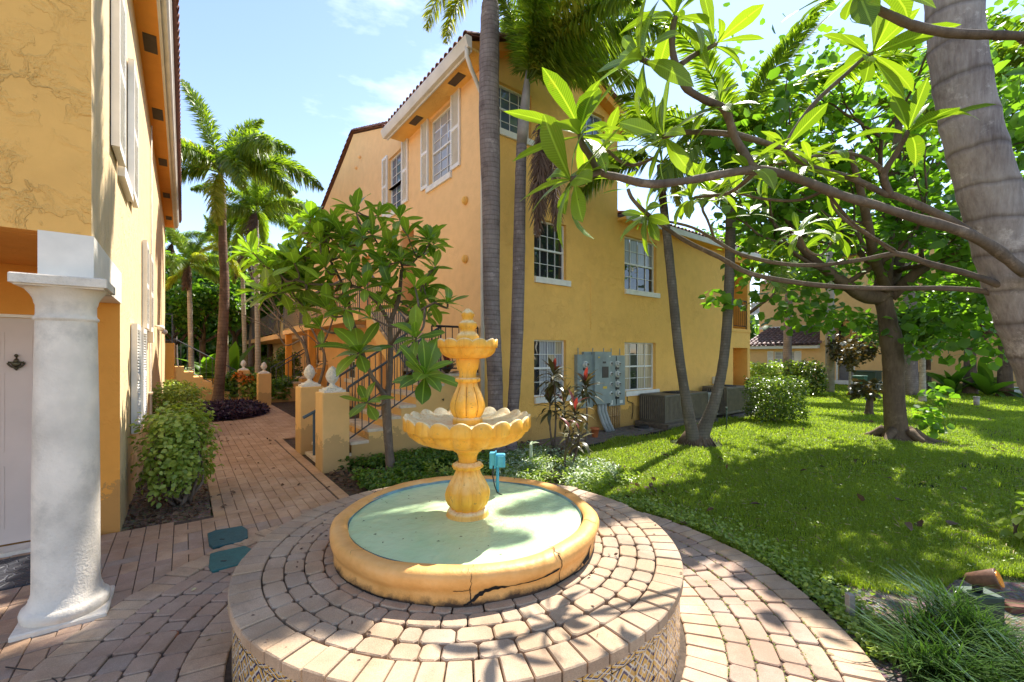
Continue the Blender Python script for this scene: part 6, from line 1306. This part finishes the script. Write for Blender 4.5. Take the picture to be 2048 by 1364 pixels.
q = onZ(505, 800, 0); t = shrub('low bush with orange croton leaves in the far bed', (q.x, q.y, .15), (.9,.9,.8), 500, .15, lf_shrub, 77, 4, box=False); cloud_obj('orange_leaves', t, [(tuple(q+Vector((-.1,-.35,.85))), (.4,.3,.2), 130)], .13, 9, leafmat('leaf_orange', (.35,.08,.01), (.75,.28,.03), .3, .4, (1.4,1,.5)))
# purple ground cover around the leaning palm
pc = Bw(.9, 14.5); cloudp = []
rng = np.random.default_rng(5); n = 9000; a = rng.uniform(0,2*np.pi,n); r_ = np.sqrt(rng.random(n)); xb = .9+1.05*r_*np.cos(a); yb = 14.5+1.75*r_*np.sin(a); ca, sa = math.cos(ANG), math.sin(ANG)
C0 = np.stack([xb*ca-yb*sa, xb*sa+yb*ca, rng.uniform(.02,.30,n)*(1-.4*r_**3)], 1); V, Fq = leafpts(C0, rng.normal(size=(n,3))*.6+np.array([0,0,.8]), rng.normal(size=(n,3))+np.array([0,0,.6]), .11, rng, .2, .2)
link('purple_ground_cover', npmesh('purple_ground_cover', V, Fq, lf_purple), kind='stuff', label='dark purple ground cover round the foot of the leaning palm')
m = MB(BF); m.add([(.9+1.05*math.cos(t_*.2618), 14.5+1.75*math.sin(t_*.2618), .03) for t_ in range(24)], [tuple(range(24))]); m.build('palm_bed', m_soil, None, kind='structure')
# cordylines and bed plants before the front wall
def cordyline(label, u, vb, heads, seed, group=None, Yo=None, L_=.36):
    b_ = onZ(u, vb, 0); t = thing('cordyline', label, 'plant', b_, group=group); m = MB(); rnd = random.Random(seed); me = [leaf_mesh('leaf', mt_, 1, .105, .4, dr, .5, 5) for mt_ in (lf_cord, lf_cord, lf_cord_r) for dr in (.4,.9)]
    for (u2, v2, n) in heads:
        tip = at(u2, v2, b_.y+rnd.uniform(-.2,.2)); limb(m, [(*b_,.022),(*((b_+tip)/2+Vector((rnd.uniform(-.05,.05),0,-.05))),.016),(*tip,.012)], 6, 4)
        n = int(n*1.5)
        for k in range(n):
            a = k*2.4; t_ = k/n; th = math.radians(10+105*t_+rnd.uniform(-8,8)); l = Vector((math.cos(a)*math.sin(th), math.sin(a)*math.sin(th), math.cos(th))); o = link('leaf', rnd.choice(me[:4] if t_ > .09 else me[4:]), t, tip-b_-Vector((0,0,.22*t_)), None, L_*rnd.uniform(.7,1.1)); o.rotation_euler = basis(l, Vector((0,0,1))).to_euler()
    m.build('stems', bk_plum, t)
g3 = 'red-tipped ti plants in front of the house wall'
cordyline('tallest red-headed ti plant in front of the left ground floor window', 1108, 905, [(1107,745,24),(1100,800,14)], 1, g3)
cordyline('ti plant with bending red head in front of the meter bank', 1168, 905, [(1170,765,20)], 2, g3)
cordyline('low bushy ti plant between the tallest one and the meters', 1140, 915, [(1150,820,18),(1128,805,14)], 3, g3)
cordyline('small ti plant with bare crossed stems nearest the basin rim', 1132, 945, [(1140,860,14),(1160,862,10)], 4, g3, L_=.28)
cordyline('dark croton-like plant behind the fountain beside the black landing rail', 872, 900, [(868,760,26),(895,740,22),(850,800,20),(905,790,18),(880,820,18)], 5, None, L_=.42)
def small_palm(label, u, vb, n, L_, seed): return ground_fan(label, onZ(u, vb, 0), lf_shrub_d, n, L_, seed, 'fern_clump', 'plant', .05, (20,80))
small_palm('feathery low plant against the wall behind the large fountain bowl', 1078, 905, 16, .5, 3)
small_palm('strappy green clump in the bed behind the blue box', 1075, 945, 30, .30, 4)
small_palm('small dark fern clump beside the bare dirt near the lawn', 1148, 972, 26, .26, 6)
# pachypodium-like succulent
b_ = onZ(1062, 938, .0); t = thing('succulent', 'small thick-stemmed pale green succulent behind the fountain bowl', 'plant', b_); m = MB(); m.tube([b_, b_+Vector((0,0,.15)), b_+Vector((0,0,.36))], [.035,.028,.022], 8); m.build('stem', lf_pale, t)
me = leaf_mesh('leaf', lf_pale, 1, .14, .3, .3, .6, 5)
for k in range(4): a = k*.7; o = link('leaf', me, t, (0,0,.36), None, .13); o.rotation_euler = basis(Vector((math.cos(a), math.sin(a), .35)), Vector((0,0,1))).to_euler()
# ground cover in the beds
def cover(name, label, fn, n, zr_, size, mat, seed, aspect=.42, kind='stuff'):
    rng = np.random.default_rng(seed); P = fn(rng, n); z = rng.uniform(*zr_, (len(P),1)); C0 = np.concatenate([P, z], 1); V, Fq = leafpts(C0, rng.normal(size=(len(P),3))*.5+np.array([0,0,1.]), rng.normal(size=(len(P),3)), size, rng, aspect, .2); return link(name, npmesh(name, V, Fq, mat), kind=kind, label=label)
def inB(x0, x1, y0, y1, test=None, clump=0):
    def f(rng, n):
        X_ = rng.uniform(x0, x1, n); Y_ = rng.uniform(y0, y1, n); W = np.stack([X_*ca-Y_*sa, X_*sa+Y_*ca], 1); k = np.hypot(W[:,0]-FC.x, W[:,1]-FC.y) > RC+.03
        if clump: k &= (np.sin(X_*clump+1)*np.sin(Y_*clump*1.1+.6)+.5*np.sin(X_*clump*2.3)*np.cos(Y_*clump*1.9)) > -.25
        return W[k]
    return f
cover('ground_cover', 'low dark green ground cover between the stairs and the fountain', inB(1.75,4.1,4.75,6.42,clump=3.5), 15000, (.02,.17), .055, lf_shrub_d, 1)
cover('variegated_ground_cover', 'white-edged ground cover behind the blue box', inB(3.0,4.7,3.6,5.3,clump=4.5), 8000, (.03,.20), .05, lf_pale, 2, .22)
cover('bed_grass', 'fine green plants along the bed between fountain and lawn', inB(2.6,4.6,3.4,5.6,clump=5.5), 12000, (.02,.18), .06, lf_shrub, 3, .2)
cover('leaf_litter', 'brown fallen leaves on the soil of the beds', inB(1.6,5.2,3.0,6.4), 1500, (.004,.03), .07, lf_dead, 4)
cover('leaf_litter', 'brown leaf litter under the hedge by the left house', inB(-.45,.22,5.4,9), 900, (.004,.03), .05, lf_dead, 5)
cover('leaf_litter', 'scattered brown leaves on the lawn', (lambda rng, n: np.stack([rng.uniform(1.5,14,n), rng.uniform(3.5,14,n)], 1)), 160, (.03,.06), .10, lf_dead, 6)
cover('fallen_leaves', 'a few dry leaves on the brick path', inB(.3,1.5,4.8,13), 40, (.027,.032), .06, lf_dead, 7)
q = onZ(2075, 1090, 0); shrub('light green leafy twig poking in at the right edge above the spotlight', (q.x, q.y, .0), (.35,.35,.45), 60, .11, lf_shrub, 91, 4, box=False)
# ------------------------------------------------------------------ background trees
gt = None
q = onZ(1738, 832, 0); t = thing('dwarf_plumeria', 'stubby little tree with reddish leaves left of the big trunk', 'tree', q); m = MB(); limb(m, [(*q,.17),(*(q+Vector((0,0,.12))),.10),(*(q+Vector((.02,0,.35))),.085),(*(q+Vector((.05,0,.6))),.07)], 10, 4); limb(m, [(*(q+Vector((.03,0,.5))),.06),(*(q+Vector((-.2,0,.75))),.03)], 7, 3); m.build('trunk', bk_brown, t); cloud_obj('crown', t, [(tuple(q+Vector((-.25,0,.72))), .25, 90),(tuple(q+Vector((.1,0,.75))), .25, 90)], .16, 8, lf_cord)
q = onZ(1845, 806, 0); tree('small_tree', 'small grey-trunked tree with dark and reddish leaves right of the big trunk', 'tree', q, 1.6, .10, .9, 3600, .16, lf_shrub_d, bk_pale, 33, 3, cl=.42)
q = onZ(1700, 790, 0); tree('small_tree', 'slight reddish shrub-like tree before the grey door', 'tree', q, 1.3, .05, .8, 1300, .15, lf_cord, bk_pale, 34, 2, cl=.3)
for i, (u, v, h, n, s_, mt_, lab) in enumerate([(2010,795,3.0,3500,.24,lf_tree,'leafy tree behind the royal trunk at the right edge'),(1940,790,2.6,2600,.22,lf_shrub_d,'dark low tree at the end of the far lawn'),(1480,770,5.0,3600,.26,lf_tree,'tall tree whose top shows above the low wing of the main house'),(1700,765,5.5,4500,.28,lf_tree,'tall tree behind the far house roof, left one'),(1860,765,6,5000,.28,lf_tree,'tall tree behind the far house roof, middle one'),(2100,770,6,4500,.28,lf_shrub_d,'tall tree beyond the right edge behind the lawn')]):
    q = onZ(u, v, 0); tree('background_tree', lab, 'tree', q, h*.8, .22, h*.42, n, s_, mt_, bk_brown, 50+i, 4, cl=h*.20)
for i, (u, v, h, n, s_, mt_, lab) in enumerate([(345,770,3.2,3200,.22,lf_shrub_d,'dense dark tree at the left end of the court'),(405,768,3.6,4200,.24,lf_tree,'bright leafy tree behind the pale left palm'),(470,763,4.2,4200,.24,lf_shrub_d,'dense tree filling the view behind the leaning palm'),(540,762,4.0,3200,.24,lf_tree,'leafy tree behind the far balcony'),(300,768,4.5,3600,.26,lf_tree,'tree hidden mostly behind the end of the left house'),(430,752,6,5000,.3,lf_shrub_d,'far dark tree closing the end of the court')]):
    q = onZ(u, v, 0); tree('background_tree', lab, 'tree', q, h*.7, .18, h*.42, n, s_, mt_, bk_brown, 70+i, 4, cl=h*.20)
for i, (u, v, lab) in enumerate([(345,772,'banana plant with broad leaves by the end of the left house'),(415,775,'banana plant with broad leaves between the two left palms'),(462,778,'banana plant behind the leaning palm'),(1975,793,'banana-like plant by the wall at the far right'),(1905,790,'spiky upright plant at the end of the far hedge')]):
    ground_fan(lab, onZ(u, v, 0), lf_tree, 18, 2.6 if i < 3 else 1.7, 60+i, 'banana_plant', 'plant', .12, (5,60))
# far mass of foliage closing the view
rng = np.random.default_rng(77); n = 42000; uu = rng.uniform(-1500, 3200, n); Yw = rng.uniform(44, 50, n); hgt_ = 7.5+2.2*np.sin(uu*.011)+1.3*np.sin(uu*.031+1)+.8*np.sin(uu*.07)
C0 = np.stack([(uu-1024)/F*Yw, Yw+4*np.sin(uu*.004), hgt_*rng.random(n)**.8], 1); V, Fq = leafpts(C0, rng.normal(size=(n,3))+np.array([0,-.6,.6]), rng.normal(size=(n,3)), .75, rng, .5, .2)
link('far_woodland', npmesh('far_woodland', V, Fq, lf_shrub_d), kind='stuff', label='dense green trees far behind the houses')
n = 16000; uu = rng.uniform(180, 640, n); Yw = rng.uniform(29, 33, n); hh_ = 5.5+1.2*np.sin(uu*.05)+.8*np.sin(uu*.13)
C0 = np.stack([(uu-1024)/F*Yw, Yw, hh_*rng.random(n)], 1); V, Fq = leafpts(C0, rng.normal(size=(n,3))+np.array([0,-.6,.6]), rng.normal(size=(n,3)), .42, rng, .5, .2)
link('court_thicket', npmesh('court_thicket', V, Fq, lf_shrub_d), kind='stuff', label='dense green thicket closing the brick court on the left')
def platf(rng, n): a = rng.uniform(0, 2*np.pi, n); r_ = rng.uniform(.9, 1.33, n); return np.stack([FC.x+r_*np.cos(a), FC.y+r_*np.sin(a)], 1)
def courtf(rng, n): a = rng.uniform(0, 2*np.pi, n); r_ = rng.uniform(1.4, 2.27, n); return np.stack([FC.x+r_*np.cos(a), FC.y+r_*np.sin(a)], 1)
cover('fallen_bits', 'tiny dry leaf bits on the platform pavers', platf, 45, (.452,.456), .022, lf_dead, 61, .3)
cover('fallen_bits', 'tiny dry leaf bits and yellow petals on the court pavers', courtf, 90, (.036,.040), .03, lf_dry, 62, .3)
def jointf(rng, n): a = rng.uniform(-.6, 2.2, n); r_ = rng.choice([1.56,1.69,1.82,1.95,2.08], n)+rng.normal(size=n)*.004; return np.stack([FC.x+r_*np.cos(a), FC.y+r_*np.sin(a)], 1)
cover('joint_moss', 'small green moss and sprouts in the paver joints', jointf, 1600, (.02,.040), .010, lf_shrub, 63, .5)
# ------------------------------------------------------------------ lawn grass
rng = np.random.default_rng(11)
def blades(P, h, w_, lean, rng, seg=2):
    n = len(P); a = rng.uniform(0, 2*np.pi, n); d = np.stack([np.cos(a), np.sin(a), np.zeros(n)], 1); s_ = np.stack([-np.sin(a), np.cos(a), np.zeros(n)], 1)
    b0 = a+0; h = h[:,None]; w_ = w_[:,None]; lean = lean[:,None]; up = np.array([[0,0,1.]])
    m1 = P+up*h*.6+d*h*lean*.3; tp_ = P+up*h*(1-lean*.35)+d*h*lean
    V = np.stack([P-s_*w_/2, P+s_*w_/2, m1+s_*w_*.4, m1-s_*w_*.4, tp_], 1).reshape(-1,3); i = np.arange(n)[:,None]*5
    return V, i+np.array([[0,1,2,3]]), i+np.array([[3,2,4]])
def tri_mesh(name, V, Q, T3, mat):
    Fs = np.concatenate([Q[:,[0,1,2]], Q[:,[0,2,3]], T3], 0); return npmesh(name, V, Fs, mat)
def lawn_ok(X_, Y_):
    xb = X_*ca+Y_*sa; yb = -X_*sa+Y_*ca; k = np.hypot(X_-FC.x, Y_-FC.y) > RC+.01
    edge = np.where(xb < 4.0, 3.0+(xb-3.0)*.7, np.where(xb < 5.6, 3.75+(xb-4.0)*1.0, 5.35)); k &= (yb < edge+.15*np.sin(xb*3)+rng.normal(size=len(X_))*.05) | (xb > 14.7)
    k &= (xb > 3.1)|(Y_ < 3); k &= ~((Y_ < 3.1+.15*np.sin(X_*4)) & (X_ > 1.9)) ; k &= ~((X_ < 1.9) & (Y_ < 2.9)); k &= (X_ > .7); k &= xb < 28.3
    k &= ~((np.hypot(X_-bt.x, (Y_-bt.y)) < .45+.1*rng.random(len(X_)))); k &= ~(np.hypot(X_-tb_.x-.2, (Y_-tb_.y)*1.2) < .6)
    return k
NB_ = 520000; u_ = rng.random(NB_); Yg = 2.7*(26/2.7)**(u_**.85); Xg = rng.uniform(.12, 1.25, NB_)*Yg; k = lawn_ok(Xg, Yg)
nz_ = np.sin(Xg*1.7+Yg*.9)*np.sin(Yg*1.3-Xg*.6)+.6*np.sin(Xg*4.1+1)*np.sin(Yg*3.7)
nb_ = np.sin(Xg*.9+2.1)*np.sin(Yg*.8+.3)+.7*np.sin(Xg*2.3+Yg*1.7)*np.sin(Yg*2.9-Xg); k &= rng.random(NB_) < np.where(nb_ < -.85, .25, np.clip(.95+.35*nz_, .35, 1)); Xg, Yg, nz_ = Xg[k], Yg[k], nz_[k]; n = len(Xg)
h_ = (.045+.045*rng.random(n)+.012*np.clip(nz_,-1,1))*np.clip(Yg/7, .9, 1.4); wd_ = .0042*np.clip(Yg/3.2, .9, 7)
V, Q, T3 = blades(np.stack([Xg, Yg, np.zeros(n)], 1), h_, wd_, rng.uniform(.15, 1.1, n), rng); gb = tri_mesh('lawn_grass', V, Q, T3, lf_grass)
link('lawn_grass', gb, kind='stuff', label='green lawn grass right of the fountain court')
cover('lawn_weeds', 'broader weeds and clover scattered through the lawn', (lambda rng, n: (lambda W: W[lawn_ok(W[:,0], W[:,1])])(np.stack([rng.uniform(1.2,9,n), rng.uniform(2.9,9,n)], 1))), 12000, (.02,.07), .024, lf_shrub, 41, .35)
cover('dry_clippings', 'dry straw-coloured clippings in the lawn', (lambda rng, n: (lambda W: W[lawn_ok(W[:,0], W[:,1])])(np.stack([rng.uniform(1.2,11,n), rng.uniform(2.9,11,n)], 1))), 5000, (.03,.06), .06, lf_dry, 42, .06)
# broad weeds at the lawn edge
def edge_fn(rng, n):
    a = rng.uniform(-.25, .95, n); r_ = RC+.02+np.abs(rng.normal(size=n))*.16; return np.stack([FC.x+r_*np.cos(a), FC.y+r_*np.sin(a)], 1)
cover('edge_weeds', 'small-leaved weeds along the paver edge of the lawn', edge_fn, 5000, (.01,.07), .03, lf_shrub, 12, .5)
# strappy liriope at lower right
n = 9500; Xc = rng.uniform(1.98, 4.2, 70); Yc = rng.uniform(1.25, 2.75, 70); kk = (Xc > 2.08+(Yc-2.2)*.45) & ~((Xc > 2.72)&(Yc > 2.3)); Xc, Yc = Xc[kk], Yc[kk]
idx = rng.integers(0, len(Xc), n); P = np.stack([Xc[idx]+rng.normal(size=n)*.05, Yc[idx]+rng.normal(size=n)*.05, np.zeros(n)], 1)
a = rng.uniform(0, 2*np.pi, n)*.6+np.pi*.62; d = np.stack([np.cos(a), np.sin(a), np.zeros(n)], 1); s_ = np.stack([-np.sin(a), np.cos(a), np.zeros(n)], 1); hh = rng.uniform(.16,.34,n)[:,None]; ln_ = rng.uniform(.4,1.25,n)[:,None]; rows = []
for j, t_ in enumerate((0,.3,.6,.85,1.0)): c_ = P+np.array([[0,0,1.]])*hh*(t_*1.25-.55*ln_*t_**2)+d*hh*ln_*t_**1.4; w_ = .009*(1-t_**3)+.0005; rows += [c_-s_*w_/2, c_+s_*w_/2]
V = np.stack(rows, 1).reshape(-1,3); i = np.arange(n)[:,None]*10; Fq = np.concatenate([i+np.array([[2*j, 2*j+1, 2*j+3, 2*j+2]]) for j in range(4)], 0)
link('liriope_grass', npmesh('liriope_grass', V, Fq, lf_liri, True), kind='stuff', label='arching glossy strap-leaved grass in the lower right corner')
